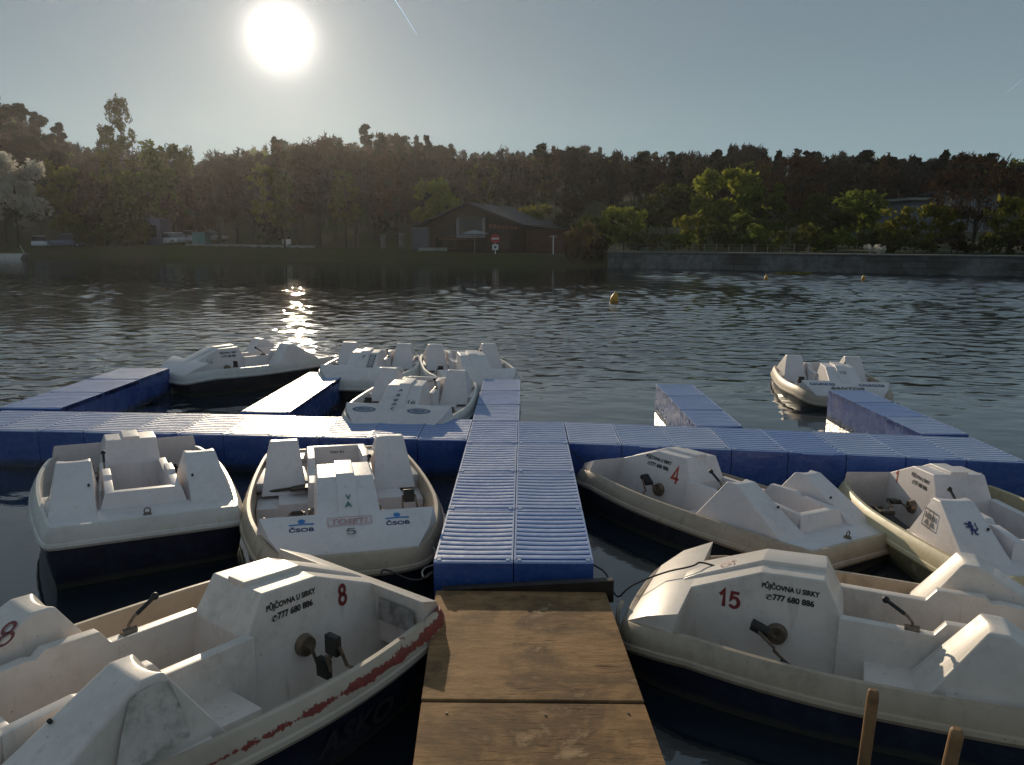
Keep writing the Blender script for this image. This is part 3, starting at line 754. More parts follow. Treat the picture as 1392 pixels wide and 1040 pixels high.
def ground_z(x, y):
    x = np.asarray(x, float); y = np.asarray(y, float)
    a = acol(x, y); s = y - np.interp(a, SH_X, SH_D); bk = np.interp(a, BK_X, BK_Z)
    rd = 205.
    top = CAMZ + (HOR - np.interp(a, SKY_X, SKY_Y)) * rd / F_ - 10.5
    steep = np.where(a > 835, 1.0, 3.2)
    z = np.where(s < 0, np.maximum(-1.6, s * .4 - .15), np.minimum(bk, bk * s / steep))
    t = np.clip((s - 16) / (rd - 75), 0, 1.25); t2 = t * t * (3 - 2 * np.minimum(t, 1)) * .55 + t * .45
    z = z + np.where(s > 16, (top - bk) * t2, 0)
    wob = 1.2 * np.sin(x * .071 + 1) * np.cos(y * .053) + .6 * np.sin(x * .19) * np.sin(y * .17 + 2)
    z = z + np.where(s > 16, wob * np.clip((s - 16) / 40, 0, 1), 0)
    near = np.clip((1.3 - y) / 2.2, 0, 1)
    return np.where(y < 8, -1.6 + near * 2.15 + np.clip((-1.5 - y) / 30, 0, 1) * 5, z)  # near bank out of view, raised behind the camera to reflect light forward

gx = np.concatenate([np.linspace(-330, -130, 40), np.linspace(-128, 128, 200), np.linspace(130, 330, 40)])
gy = np.concatenate([np.linspace(-60, 0, 16), np.linspace(.25, 8, 24), np.linspace(9, 44, 30), np.linspace(45, 125, 190), np.linspace(127, 330, 70)])
GX, GY = np.meshgrid(gx, gy); GZ = ground_z(GX, GY)
nx, ny = len(gx), len(gy)
ii = (np.arange(ny - 1)[:, None] * nx + np.arange(nx - 1)[None, :]).ravel()
Q = np.stack([ii, ii + 1, ii + 1 + nx, ii + nx], 1)
t = NT('grassy_ground'); c = t.coord('Object', rand=False)
n1 = t.noise(c, .12, 6); n2 = t.noise(c, 1.3, 6, .7)
base = t.mix(t.ramp(n1, [(.4, 0), (.6, 1)]), (.055, .075, .022), (.085, .070, .040))
base = t.mix(t.math('MULTIPLY', n2, .7), base, (.035, .035, .018))
gsp = t.n('ShaderNodeSeparateXYZ'); t.l(c, gsp.inputs[0]); bounce_gravel = t.mix(n2, (.34, .31, .27), (.46, .43, .38))
base = t.mix(t.math('LESS_THAN', gsp.outputs[1], 3.0), base, bounce_gravel)          # unseen near bank, given a pale surface to bounce sunlight onto the boats
t.bsdf(base, .95, .1, bump=n2, bstr=.6, bdist=.15)
grd = mobj('ground', np_mesh('ground', np.stack([GX, GY, GZ], -1).reshape(-1, 3), Q, smooth=True), t.m); tag(grd, kind='structure')

# lake surface: real waves in the open lake, small ripples by bump
def lake_mesh():
    rows = list(np.linspace(-30, 2, 9)) + list(np.linspace(2.5, 6.5, 9)); y = 6.8
    while y < 66: rows.append(y); y += max(.032, .00044 * y * y / 2.4)
    rows += list(np.linspace(67, 140, 24)); rows = np.array(rows)
    u = np.concatenate([[-3.2, -2.2, -1.6, -1.25, -1.05], np.linspace(-.92, .92, 620), [1.05, 1.25, 1.6, 2.2, 3.2]])
    RY, U = np.meshgrid(rows, u, indexing='ij'); X = U * (np.maximum(RY, 0) + 5.0)
    X[:, 0] = -330; X[:, -1] = 330
    dy = np.gradient(rows)[:, None] * np.ones_like(X); dx = np.gradient(X, axis=1)
    nr = np.random.default_rng(11); Z = np.zeros_like(X); DX = np.zeros_like(X); DY = np.zeros_like(X)
    act = (RY > 6.7) & (RY < 100) & (np.abs(U) < 1.3)
    x, yy, sy, sx = X[act], RY[act], dy[act], dx[act]
    z = np.zeros_like(x); ex = np.zeros_like(x); ey = np.zeros_like(x)
    sm = lambda t: np.clip(t, 0, 1) ** 2 * (3 - 2 * np.clip(t, 0, 1))
    for k in range(90):
        lam = .18 * (1.0 / .18) ** nr.uniform(0, 1) ; th = nr.normal() * .5 + .10; kk = 2 * math.pi / lam
        slope = .022 * (1.2 if .35 < lam < 1.0 else .85); A = slope / kk
        kx, ky = kk * math.sin(th), kk * math.cos(th); ph = nr.uniform(0, 6.283)
        res = sm((lam / np.maximum(sy * abs(math.cos(th)), 1e-3) - 1.7) / 2.2) * sm((lam / np.maximum(sx * abs(math.sin(th)), 1e-3) - 1.7) / 2.2)
        gx_, gy_ = nr.uniform(.03, .12) / max(lam, .8), nr.uniform(.04, .16) / max(lam, .8)     # wave groups
        grp = .35 + .85 * (.5 + .5 * np.sin(x * gx_ * 6.283 + nr.uniform(0, 6.283)) * np.sin(yy * gy_ * 6.283 + nr.uniform(0, 6.283)))
        a = A * res * grp; p = kx * x + ky * yy + ph
        z += a * np.cos(p); ex -= .75 * a * math.sin(th) * np.sin(p); ey -= .75 * a * math.cos(th) * np.sin(p)
    wz = np.zeros_like(x)                      # steeper wind waves in the strip before the dam wall
    for k in range(40):
        lam = nr.uniform(.9, 2.4); th = nr.normal() * .7 + .2; kk = 6.283 / lam; A = .034 / kk
        wz += A * np.cos(kk * (math.sin(th) * x + math.cos(th) * yy) + nr.uniform(0, 6.283))
    wind = sm((x + 1) / 14) * sm((yy + 2 * x - 51) / 18)
    calm = .13 + .87 * sm((yy - 9.3 - 1.2 * np.sin(x * .35 + 1)) / 7.5)
    right = 1 - .12 * sm((x - 5) / 8) * sm((34 - yy) / 20)
    patch = .72 + .42 * np.sin(x * .11 + yy * .05 + 2) * np.sin(yy * .16 - x * .04)
    e = calm * right * patch * sm((110 - yy) / 40)
    Z[act] = z * e + wz * wind; DX[act] = ex * e; DY[act] = ey * e
    V = np.stack([X + DX, RY + DY, Z], -1).reshape(-1, 3); ny_, nx_ = X.shape
    ii = (np.arange(ny_ - 1)[:, None] * nx_ + np.arange(nx_ - 1)[None, :]).ravel()
    return np_mesh('lake', V, np.stack([ii, ii + 1, ii + 1 + nx_, ii + nx_], 1), smooth=True)
def water():
    t = NT('lake_water'); tc = t.n('ShaderNodeTexCoord').outputs['Object']
    sp = t.n('ShaderNodeSeparateXYZ'); t.l(tc, sp.inputs[0]); X, Y = sp.outputs[0], sp.outputs[1]
    def wave(sc, rot, scale, detail=2, rough=.5, dist=0.0):
        mp = t.n('ShaderNodeMapping'); mp.inputs['Rotation'].default_value = (0, 0, R(rot)); mp.inputs['Scale'].default_value = (*sc, 1)
        t.l(tc, mp.inputs['Vector']); return t.noise(mp.outputs[0], scale, detail, rough, dist)
    def mr(v, a, b, c, d):
        m = t.n('ShaderNodeMapRange'); m.interpolation_type = 'SMOOTHSTEP'
        for i, q in enumerate((a, b, c, d)): m.inputs[i + 1].default_value = q
        t.l(v, m.inputs[0]); return m.outputs[0]
    slow = wave((.5, 1.1), 8, .8, 2); fine = wave((.6, 1.2), -6, 4.5, 3, .55)
    ruf = t.math('MULTIPLY', mr(X, 4., 16., 0, 1), mr(t.math('ADD', Y, t.math('MULTIPLY', X, .45)), 38., 50., 0, 1))
    amp = t.math('ADD', mr(Y, 9, 18, .30, 1.0), t.math('MULTIPLY', ruf, 2.0))
    h = t.math('ADD', t.math('MULTIPLY', slow, .012), t.math('MULTIPLY', t.math('MULTIPLY', fine, amp), .0085))
    bp = t.n('ShaderNodeBump'); bp.inputs['Strength'].default_value = 1; bp.inputs['Distance'].default_value = 1.0; t.l(h, bp.inputs['Height'])
    b = t.n('ShaderNodeBsdfPrincipled'); b.inputs['Base Color'].default_value = (.010, .017, .024, 1)
    b.inputs['IOR'].default_value = 2.1
    t.l(t.math('ADD', t.math('MULTIPLY', ruf, .10), .03), b.inputs['Roughness']); t.l(bp.outputs[0], b.inputs['Normal'])
    t.l(b.outputs[0], t.out.inputs['Surface']); return t.m
lake = mobj('water', lake_mesh(), water()); tag(lake, kind='structure')

# air
HZ = 0.0002
bm = bmesh.new(); box(bm, -345, 345, -75, 345, -3.2, 50)
t = NT('air'); t.m.node_tree.nodes.remove(t.out); t.out = t.n('ShaderNodeOutputMaterial')
pv_ = t.n('ShaderNodeVolumePrincipled'); pv_.inputs['Color'].default_value = (.93, .94, .97, 1); pv_.inputs['Density'].default_value = HZ; pv_.inputs['Anisotropy'].default_value = .74
t.l(pv_.outputs[0], t.out.inputs['Volume'])
haze = mobj('haze', finish(bm, 0, smooth=False), t.m); tag(haze, kind='stuff')

# ------------------------------------------------------------------ trees
def leafmat(name, a, b, trans=.45, tcol=None):
    t = NT(name); tc = t.n('ShaderNodeTexCoord').outputs['Object']; oi = t.n('ShaderNodeObjectInfo')
    n = t.noise(tc, .55, 4, .6); n2 = t.noise(tc, 3.5, 2)
    f = t.math('ADD', t.math('MULTIPLY', n, .75), t.math('MULTIPLY', n2, .35))
    col = t.mix(t.ramp(f, [(.35, 0), (.75, 1)]), a, b)
    d = t.n('ShaderNodeBsdfDiffuse'); tr = t.n('ShaderNodeBsdfTranslucent'); t.l(col, d.inputs[0])
    t.l(t.mix(.35, col, tcol or b), tr.inputs[0])
    m = t.n('ShaderNodeMixShader'); m.inputs[0].default_value = trans; t.l(d.outputs[0], m.inputs[1]); t.l(tr.outputs[0], m.inputs[2]); t.l(m.outputs[0], t.out.inputs['Surface'])
    return t.m
LM = dict(
    willow=leafmat('willow_leaves', (.075, .11, .022), (.26, .28, .050), .55, (.46, .46, .06)),
    green=leafmat('spring_leaves', (.045, .072, .018), (.13, .165, .034), .5, (.26, .30, .045)),
    yellow=leafmat('yellow_green_leaves', (.095, .10, .022), (.215, .205, .040), .5, (.32, .30, .05)),
    olive=leafmat('olive_leaves', (.048, .056, .018), (.12, .122, .034), .45),
    dark=leafmat('dark_needles', (.010, .015, .009), (.028, .036, .018), .12),
    brown=leafmat('bare_brown_twigs', (.036, .028, .021), (.080, .056, .036), .15),
    red=leafmat('reddish_bud_twigs', (.052, .032, .022), (.098, .056, .034), .2),
    grey=leafmat('grey_brown_twigs', (.030, .027, .023), (.066, .056, .043), .15),
    blossom=leafmat('white_blossom', (.40, .36, .30), (.72, .68, .60), .5),
    reed=leafmat('dry_reeds', (.10, .075, .035), (.20, .15, .075), .35))
M['bark'] = simple('dark_bark', (.045, .034, .026), .9, .4, 3)
M['bark_pale'] = simple('pale_birch_bark', (.10, .09, .08), .8, .5, 4)

def quads(nr, pos, size, elong=1.0, up=0.0, droop=0.0):
    """one quad per position; elong>1 makes slivers, up tilts their long axis to vertical"""
    n = len(pos); d = nr.normal(size=(n, 3)); d[:, 2] = d[:, 2] * (1 - up) + np.abs(nr.normal(size=n)) * up * 3 - droop * 2
    d /= np.linalg.norm(d, axis=1)[:, None] + 1e-9
    q = nr.normal(size=(n, 3)); q -= d * (q * d).sum(1)[:, None]; q /= np.linalg.norm(q, axis=1)[:, None] + 1e-9
    s = size * nr.uniform(.6, 1.35, n)[:, None]
    a = d * s * .5 * elong; b = q * s * .5
    V = np.stack([pos - a - b * .6, pos + a * .1 - b, pos + a, pos + a * .1 + b], 1).reshape(-1, 3)
    return V
def crown_pts(nr, kind, h, w, n):
    """leaf positions for a tree of height h and half width w with its foot at 0"""
    if kind == 'spruce':
        u = nr.uniform(0, 1, n) ** .75; tier = np.floor(u * 13) / 13 + nr.uniform(-.012, .03, n)
        zz = .10 + .90 * np.clip(tier, 0, 1); r = w * (1 - zz) ** .85 * 1.15 * np.sqrt(nr.uniform(.05, 1, n)); th = nr.uniform(0, 6.283, n)
        P = np.stack([r * np.cos(th), r * np.sin(th), (zz - .10 * (r / w)) * h], 1); return P
    if kind == 'pine':
        K = 20; cz = nr.uniform(.48, .95, K); cz[0] = .97; cz[1] = .92; cz[2] = .88; cr = w * (1.12 - .75 * np.abs(cz - .70) / .3) * nr.uniform(.25, .95, K); th = nr.uniform(0, 6.283, K)
        C = np.stack([cr * np.cos(th) * .8, cr * np.sin(th) * .8, cz * h], 1); rad = np.stack([w * nr.uniform(.2, .42, K), w * nr.uniform(.2, .42, K), h * nr.uniform(.014, .034, K)], 1)
    elif kind == 'birch':
        K = 64; cz = nr.uniform(.30, .98, K); cr = w * np.sin(np.clip((cz - .16) / .84, 0, 1) * 2.9) ** .6 * np.sqrt(nr.uniform(0, 1, K)) * .85; th = nr.uniform(0, 6.283, K)
        C = np.stack([cr * np.cos(th), cr * np.sin(th), cz * h], 1); rad = np.stack([w * nr.uniform(.13, .26, K)] * 2 + [h * nr.uniform(.025, .055, K)], 1)
    elif kind == 'bush':
        K = 16; th = nr.uniform(0, 6.283, K); cr = w * .75 * np.sqrt(nr.uniform(0, 1, K)); cz = nr.uniform(.18, .82, K) * (1 - .45 * (cr / w) ** 2)
        C = np.stack([cr * np.cos(th), cr * np.sin(th), cz * h], 1); rad = np.stack([w * nr.uniform(.22, .38, K)] * 2 + [h * nr.uniform(.14, .24, K)], 1)
    elif kind == 'bare':
        K = 40; cz = nr.uniform(.34, .96, K); cr = w * np.sin(np.clip((cz - .15) / .95, 0, 1) * 2.7) ** .8 * np.sqrt(nr.uniform(.05, 1, K)); th = nr.uniform(0, 6.283, K)
        C = np.stack([cr * np.cos(th), cr * np.sin(th), cz * h], 1); rad = np.stack([w * nr.uniform(.16, .28, K)] * 2 + [h * nr.uniform(.05, .10, K)], 1)
    else:                                          # broad deciduous
        K = 26; cz = nr.uniform(.24, .92, K); cr = w * np.sin(np.clip((cz - .05) / 1.0, 0, 1) * 2.85) ** .75 * np.sqrt(nr.uniform(.05, 1, K)) * .86; th = nr.uniform(0, 6.283, K)
        C = np.stack([cr * np.cos(th), cr * np.sin(th), cz * h], 1); rad = np.stack([w * nr.uniform(.22, .36, K)] * 2 + [h * nr.uniform(.07, .13, K)], 1)
    k = nr.integers(0, K, n); g = nr.normal(size=(n, 3)); g /= np.linalg.norm(g, axis=1)[:, None]; g *= (nr.uniform(0, 1, n) ** .45)[:, None]
    return C[k] + g * rad[k]
def trunk_tubes(bm, nr, kind, h, w, r0):
    top = {'spruce': .97, 'pine': .92, 'birch': .95, 'bare': .62, 'bush': .35}.get(kind, .6)
    lean = nr.normal(size=2) * .02 * h
    pts = [(lean[0] * u * u, lean[1] * u * u, u * h * top - (.4 if u == 0 else 0)) for u in (0, .25, .5, .75, 1)]
    tube(bm, pts, [r0 * 1.15, r0 * .85, r0 * .65, r0 * .42, r0 * .12], 7)
    nb = {'spruce': 0, 'pine': 7, 'birch': 10, 'bare': 15, 'bush': 5}.get(kind, 8)
    for k in range(nb):
        u = nr.uniform(.30, .95); th = nr.uniform(0, 6.283); ln = w * nr.uniform(.55, .98) * (1.05 - .4 * u)
        if kind == 'bare': u = nr.uniform(.22, .95)
        b = Vector((lean[0] * u * u, lean[1] * u * u, u * h * top)); rise = h * {'pine': .02, 'bare': .24, 'birch': .03}.get(kind, .16) * nr.uniform(.6, 1.2)
        e = b + Vector((math.cos(th) * ln, math.sin(th) * ln, rise)); m = b.lerp(e, .5) + Vector((0, 0, -rise * .12))
        tube(bm, [b, m, e], [r0 * .36, r0 * .22, r0 * .06], 5)
        if kind == 'bare':
            for q in range(3):
                s = b.lerp(e, nr.uniform(.35, .9)); e2 = s + Vector((nr.normal() * w * .22, nr.normal() * w * .22, h * nr.uniform(.08, .2)))
                tube(bm, [s, s.lerp(e2, .5), e2], [r0 * .16, r0 * .10, r0 * .03], 4)
TREES = {}
def tree_meshes(kind, h, w, seed, n, leaf, elong, up, droop):
    nr = np.random.default_rng(seed)
    P = crown_pts(nr, kind, h, w, n); V = quads(nr, P, leaf, elong, up, droop)
    cr = np_mesh('crown', V, np.arange(len(V)).reshape(-1, 4))
    bm = bmesh.new(); trunk_tubes(bm, nr, kind, h, w, max(.05, h * .017) * (1.25 if kind == 'bare' else 1)); tr = finish(bm, 0, angle=60)
    return cr, tr
KIND = {  # shape, leaves per m2 of outline, leaf size, elongation, up, droop
    'broad': ('broad', 40, .36, 1.3, 0, 0), 'bush': ('bush', 60, .30, 1.4, .1, 0), 'willow': ('broad', 46, .34, 1.9, 0, .35), 'pine': ('pine', 42, .26, 2.2, .2, 0), 'spruce': ('spruce', 60, .32, 1.7, 0, .15),
    'birch': ('birch', 60, .17, 2.2, 0, .5), 'bare': ('bare', 34, .125, 6.5, .45, 0), 'reed': ('bush', 70, .16, 6, .8, 0)}
def tree(kind, leaf, px, ytop, hwpx, D, name, label, cat='tree', group=None, bark='bark', dens=1.0, scale=1.0):
    x = (px - 712) / (F_ / math.cos(PITCH)) * D; y = D
    gz = float(ground_z(x, y)); ztop = zat(ytop, D)
    h = max(.8, ztop - gz); w_ = hwpx * D / F_ * 1.05
    sh, dn, ls, el, up, dr = KIND[kind]
    n = int(min(5200, dn * dens * h * w_ * 1.6)); 
    k = len(TREES); cr, tr = tree_meshes(sh, h, w_, 100 + k, n, ls * scale * (.75 + D / 300), el, up, dr); TREES[k] = 1
    e = empty(name, (x, y, gz)); tag(e, label, cat, group)
    mobj('crown', cr, LM[leaf], e); mobj('trunk', tr, M[bark], e)
    return e
T = tree
G1, G2, G3, G4 = 'trees on the left shore', 'tall bare trees behind the far quay', 'trees on the far ridge', 'trees and bushes behind the dam wall'
T('broad', 'blossom', 18, 208, 46, 99, 'blossom_tree', 'white flowering tree at the left edge above the parked cars', group=G1, dens=1.5)
T('willow', 'yellow', 82, 219, 32, 108, 'broadleaf_tree', 'yellow green round tree right of the white flowering tree', group=G1, dens=1.2)
T('birch', 'olive', 171, 132, 24, 118, 'birch_tree', 'tall thin birch standing high above all its neighbours', group=G1, bark='bark_pale', dens=1.25)
T('birch', 'olive', 152, 170, 16, 120, 'birch_tree', 'shorter birch close to the left of the tall one', group=G1, bark='bark_pale')
T('broad', 'red', 128, 228, 30, 104, 'broadleaf_tree', 'dull reddish tree between the yellow green tree and the birch', group=G1)
T('broad', 'green', 200, 192, 38, 106, 'broadleaf_tree', 'big dense green tree just right of the tall birch', group=G1, dens=1.2)
T('broad', 'olive', 168, 232, 34, 99, 'broadleaf_tree', 'dark rounded tree in front of the tall birch', group=G1)
T('broad', 'olive', 240, 193, 32, 110, 'broadleaf_tree', 'olive tree between the dense green tree and the small spruce', group=G1)
T('spruce', 'dark', 263, 206, 13, 122, 'spruce_tree', 'small pointed spruce in the dip of the left skyline', group=G1)
T('broad', 'red', 262, 240, 36, 96, 'broadleaf_tree', 'orange brown low tree above the white parked cars', group=G1)
T('bush', 'olive', 120, 292, 28, 96, 'bush', 'low dark bush left of the foot of the birch', 'bush', G1)
T('bush', 'olive', 175, 285, 34, 95, 'bush', 'broad dark bush between the two groups of parked cars', 'bush', G1)
T('bare', 'grey', 322, 206, 40, 104, 'bare_tree', 'grey bare tree at the right end of the skyline dip', group=G2)
T('spruce', 'dark', 378, 180, 15, 112, 'spruce_tree', 'dark pointed spruce below the sun', group=G2)
for px, yt, hwp, D, lf, lab in (
        (296, 226, 30, 92, 'brown', 'brown bare tree at the left end of the quay trees'), (345, 200, 34, 96, 'brown', 'brown bare tree left of the dark spruce'), (362, 222, 24, 88, 'yellow', 'thin yellowish tree in front of the dark spruce'),
        (402, 193, 34, 98, 'red', 'reddish bare tree right of the dark spruce'), (432, 198, 30, 90, 'brown', 'slim brown bare tree behind the white quay sign'), (455, 188, 34, 102, 'red', 'tall reddish bare tree in the middle of the quay trees'),
        (484, 196, 28, 92, 'brown', 'brown bare tree left of the tall pines'), (512, 200, 30, 96, 'red', 'reddish bare tree under the tall pines'), (540, 206, 26, 97, 'brown', 'brown bare tree left of the lodge'), (568, 214, 22, 98, 'grey', 'grey bare tree behind the left eave of the lodge'), (470, 232, 24, 82, 'olive', 'low olive tree in front of the quay trees'), (385, 236, 22, 84, 'olive', 'low olive tree behind the quay kerb below the sun')):
    T('bare' if lf != 'yellow' and lf != 'olive' else 'birch', lf, px, yt, hwp, D, 'bare_tree', lab, group=G2, dens=1.1)
for px, yt, hwp, D, lab in ((8, 127, 22, 150, 'leftmost dark pine on the left skyline'), (38, 138, 18, 152, 'second dark pine from the left edge on the skyline'), (62, 150, 16, 150, 'rounded pine in the middle of the left skyline slope'), (88, 164, 13, 150, 'lowest pine on the left skyline slope'),
        (500, 168, 14, 128, 'tallest pine left of the lodge, highest on its skyline'), (522, 181, 13, 130, 'pine just right of the tallest pine'), (546, 182, 14, 128, 'leaning pine left of the twin pines'), (568, 184, 10, 132, 'left one of the twin pines above the lodge'), (583, 184, 11, 130, 'right one of the twin pines above the lodge'), (603, 197, 8, 135, 'small pine alone on the skyline above the lodge'), (614, 196, 8, 136, 'small pine close right of another small one above the lodge'),
        (875, 205, 10, 150, 'small pine alone on the skyline above the dam wall'), (1090, 206, 13, 130, 'pine with flat clumps right of the reddish tree'), (1165, 205, 20, 128, 'broad pine in the middle of the right skyline'), (1205, 214, 14, 126, 'ragged pine left of the tall spruce'), (1268, 206, 12, 120, 'slim pine with open clumps left of the big bare tree'), (1296, 210, 14, 118, 'dark round pine behind the top of the big bare tree'), (1326, 210, 18, 116, 'broadest pine on the right skyline'), (1388, 218, 18, 110, 'pine at the right edge of the view')):
    T('pine', 'dark', px, yt, hwp, D, 'pine_tree', lab, group=G3, dens=1.3)
for px, yt, hwp, D, lab in ((1236, 213, 9, 124, 'tall thin spruce on the right skyline'), (1248, 217, 8, 124, 'second thin spruce beside the tall one on the right skyline'), (985, 200, 10, 150, 'pointed spruce above the large green willow')):
    T('spruce', 'dark', px, yt, hwp, D, 'spruce_tree', lab, group=G3, dens=1.3)
for kd, lf, px, yt, hwp, D, nm, lab in (
        ('willow', 'willow', 597, 246, 33, 87, 'willow_tree', 'bright yellow green tree behind the left roof of the lodge'), ('willow', 'yellow', 724, 278, 28, 84, 'willow_tree', 'low yellow green tree behind the right roof of the lodge'),
        ('bare', 'grey', 775, 262, 30, 80, 'bare_tree', 'grey bare tree right of the lodge'), ('reed', 'reed', 792, 300, 26, 67, 'bush', 'dry brown bush at the waterside right of the lodge'), ('bush', 'brown', 815, 312, 20, 66.5, 'bush', 'dark brown bush at the left end of the dam wall'),
        ('willow', 'willow', 848, 281, 34, 76, 'willow_tree', 'rounded light green willow above the left end of the wall'), ('willow', 'green', 812, 292, 30, 78, 'broadleaf_tree', 'green tree just behind the dry brown bush'),
        ('broad', 'olive', 905, 249, 42, 92, 'broadleaf_tree', 'wide olive tree left of the large green willow'), ('willow', 'yellow', 936, 291, 24, 72, 'willow_tree', 'small yellow green willow in front of the wide olive tree'),
        ('willow', 'willow', 982, 226, 44, 84, 'willow_tree', 'largest green willow behind the middle of the wall'), ('willow', 'green', 1032, 250, 36, 76, 'willow_tree', 'darker green willow right of the largest one'), ('bare', 'red', 1068, 215, 44, 92, 'bare_tree', 'broad reddish bare tree rising above the willows'),
        ('willow', 'olive', 1112, 262, 42, 70, 'willow_tree', 'broad olive willow in front of the reddish bare tree'), ('broad', 'green', 1165, 256, 40, 74, 'broadleaf_tree', 'dark green round tree left of the flat roofed house'), ('willow', 'yellow', 1214, 283, 24, 66, 'willow_tree', 'yellow tree in front of the flat roofed house'),
        ('willow', 'yellow', 1264, 276, 32, 64, 'willow_tree', 'yellow green willow left of the big bare tree'), ('willow', 'yellow', 1366, 268, 30, 59, 'willow_tree', 'yellow green willow right of the big bare tree'), ('broad', 'olive', 1400, 282, 34, 60, 'broadleaf_tree', 'olive tree cut by the right edge of the view'),
        ('bush', 'olive', 868, 308, 30, 70, 'bush', 'olive bush behind the fence at the left part of the wall', ), ('bush', 'green', 925, 312, 28, 68, 'bush', 'green bush below the small yellow green willow'), ('bush', 'olive', 975, 300, 34, 67, 'bush', 'olive bush at the foot of the largest willow'), ('bush', 'green', 1030, 304, 34, 65, 'bush', 'green bush at the foot of the darker willow'),
        ('bush', 'olive', 1085, 300, 32, 63, 'bush', 'olive bush below the reddish bare tree'), ('bush', 'green', 1135, 308, 30, 62, 'bush', 'green bush below the broad olive willow'), ('bush', 'olive', 1190, 306, 30, 61, 'bush', 'olive bush left of the yellow tree'), ('bush', 'olive', 1240, 312, 28, 59, 'bush', 'olive bush below the flat roofed house'), ('bush', 'brown', 1290, 314, 28, 58, 'bush', 'brown bush left of the trunk of the big bare tree'), ('bush', 'olive', 1345, 306, 30, 57, 'bush', 'olive bush right of the trunk of the big bare tree'), ('bush', 'brown', 1392, 305, 30, 55, 'bush', 'brown bush at the right end of the wall')):
    T(kd, lf, px, yt, hwp, D, nm, lab, 'bush' if nm == 'bush' else 'tree', G4)
T('bare', 'red', 1318, 209, 62, 62, 'bare_tree', 'big bare tree with spreading forked limbs near the right edge', group=G4, dens=.8)
T('bush', 'blossom', 1186, 337, 14, 57, 'bush', 'small pale flowering shrub on top of the dam wall', 'bush', G4)

# the wood on the hills: one mass
def forest():
    nr = np.random.default_rng(5); Vs, Ms, Ks = [], [], []
    tv, tf, tm = [], [], []
    mats = [LM['brown'], LM['grey'], LM['olive'], LM['dark'], LM['green'], LM['red'], M['bark']]
    lib = {}
    for kd in ('bare', 'broad', 'pine', 'spruce'):
        for s in range(4):
            P = crown_pts(np.random.default_rng(900 + s), kd, 1.0, {'bare': .30, 'broad': .36, 'pine': .2, 'spruce': .17}[kd], {'bare': 800, 'broad': 620, 'pine': 420, 'spruce': 420}[kd]); lib[kd, s] = P
    cnt = 0
    rows = [(118, 0), (130, .3), (143, .1), (157, .6), (172, .4), (188, .8), (205, .2), (216, .5)]
    for D, off in rows:
        px = -420 + off * 40
        while px < 1800:
            d = D + nr.uniform(-5, 5); x = (px - 712) / 1078 * d; z = float(ground_z(x, d)); r = nr.uniform()
            right = px > 650
            kd = 'pine' if r < .20 else 'spruce' if r < .36 else 'broad' if r < .50 else 'bare'
            h = nr.uniform(8.5, 12.5) * (1.08 if kd in ('pine', 'spruce') else 1); s = int(nr.integers(0, 4))
            lim = CAMZ + (HOR - float(np.interp(px, SKY_X, SKY_Y)) + nr.uniform(-20, -1) * (1.25 if kd in ('bare', 'broad') else .8)) * d / F_
            h = min(h, max(5.0, lim - z))
            P = lib[kd, s]; th = nr.uniform(0, 6.28); c_, s_ = math.cos(th), math.sin(th)
            Q_ = np.stack([(P[:, 0] * c_ - P[:, 1] * s_) * h + x, (P[:, 0] * s_ + P[:, 1] * c_) * h + d, P[:, 2] * h + z], 1)
            el, ls, up = {'bare': (5.5, .20, .45), 'broad': (1.3, .55, 0), 'pine': (1.6, .48, .2), 'spruce': (1.7, .5, 0)}[kd]
            V = quads(nr, Q_, ls * (.75 + d / 400), el, up)
            mi = {'bare': int(nr.choice([0, 1, 5], p=[.45, .45, .10])), 'broad': int(nr.choice([2, 4, 3], p=[.55, .2, .25])), 'pine': 3, 'spruce': 3}[kd]
            Vs.append(V); Ks.append(np.full(len(V) // 4, mi))
            tz = h * (.9 if kd != 'broad' else .5); rr = .13; 
            a = np.array([[x + rr, d, z - .4], [x - rr * .5, d + rr, z - .4], [x - rr * .05, d + rr * .1, z + tz], [x + rr * .1, d, z + tz], [x - rr * .5, d - rr, z - .4], [x - rr * .05, d - rr * .1, z + tz]])
            Vs.append(a[[0, 1, 2, 3]]); Vs.append(a[[1, 4, 5, 2]]); Vs.append(a[[4, 0, 3, 5]]); Ks.append(np.full(3, 6))
            px += nr.uniform(20, 38) * 160 / d
    V = np.concatenate(Vs); me = np_mesh('wood', V, np.arange(len(V)).reshape(-1, 4), mats, np.concatenate(Ks))
    o = mobj('woodland', me); tag(o, 'mixed brown and dark green wood covering the hills beyond the lake', 'woodland', kind='stuff')
forest()

# ------------------------------------------------------------------ dam wall, fence, far shore things
def stone():
    t = NT('dam_masonry'); tc = t.n('ShaderNodeTexCoord').outputs['Object']; br = t.n('ShaderNodeTexBrick')
    mp = t.n('ShaderNodeMapping'); mp.inputs['Rotation'].default_value = (R(90), 0, 0); t.l(tc, mp.inputs['Vector']); t.l(mp.outputs[0], br.inputs['Vector'])
    for k, v in (('Scale', 1.0), ('Brick Width', 1.5), ('Row Height', .42), ('Mortar Size', .025)): br.inputs[k].default_value = v
    br.inputs['Color1'].default_value = (.085, .08, .072, 1); br.inputs['Color2'].default_value = (.14, .135, .13, 1); br.inputs['Mortar'].default_value = (.05, .05, .05, 1)
    n = t.noise(tc, .22, 3); n2 = t.noise(tc, 2.5, 5)
    base = t.mix(t.ramp(n, [(.45, 0), (.55, 1)]), br.outputs['Color'], (.21, .205, .20))
    base = t.mix(t.math('MULTIPLY', t.ramp(n2, [(.4, 0), (.7, 1)]), .6), base, (.05, .05, .04))
    t.bsdf(base, .85, .3, bump=n2, bstr=.4, bdist=.05); return t.m
M['stone'] = stone()
M['conc'] = simple('grey_concrete', (.16, .15, .14), .85, .3, 2, bstr=.2)
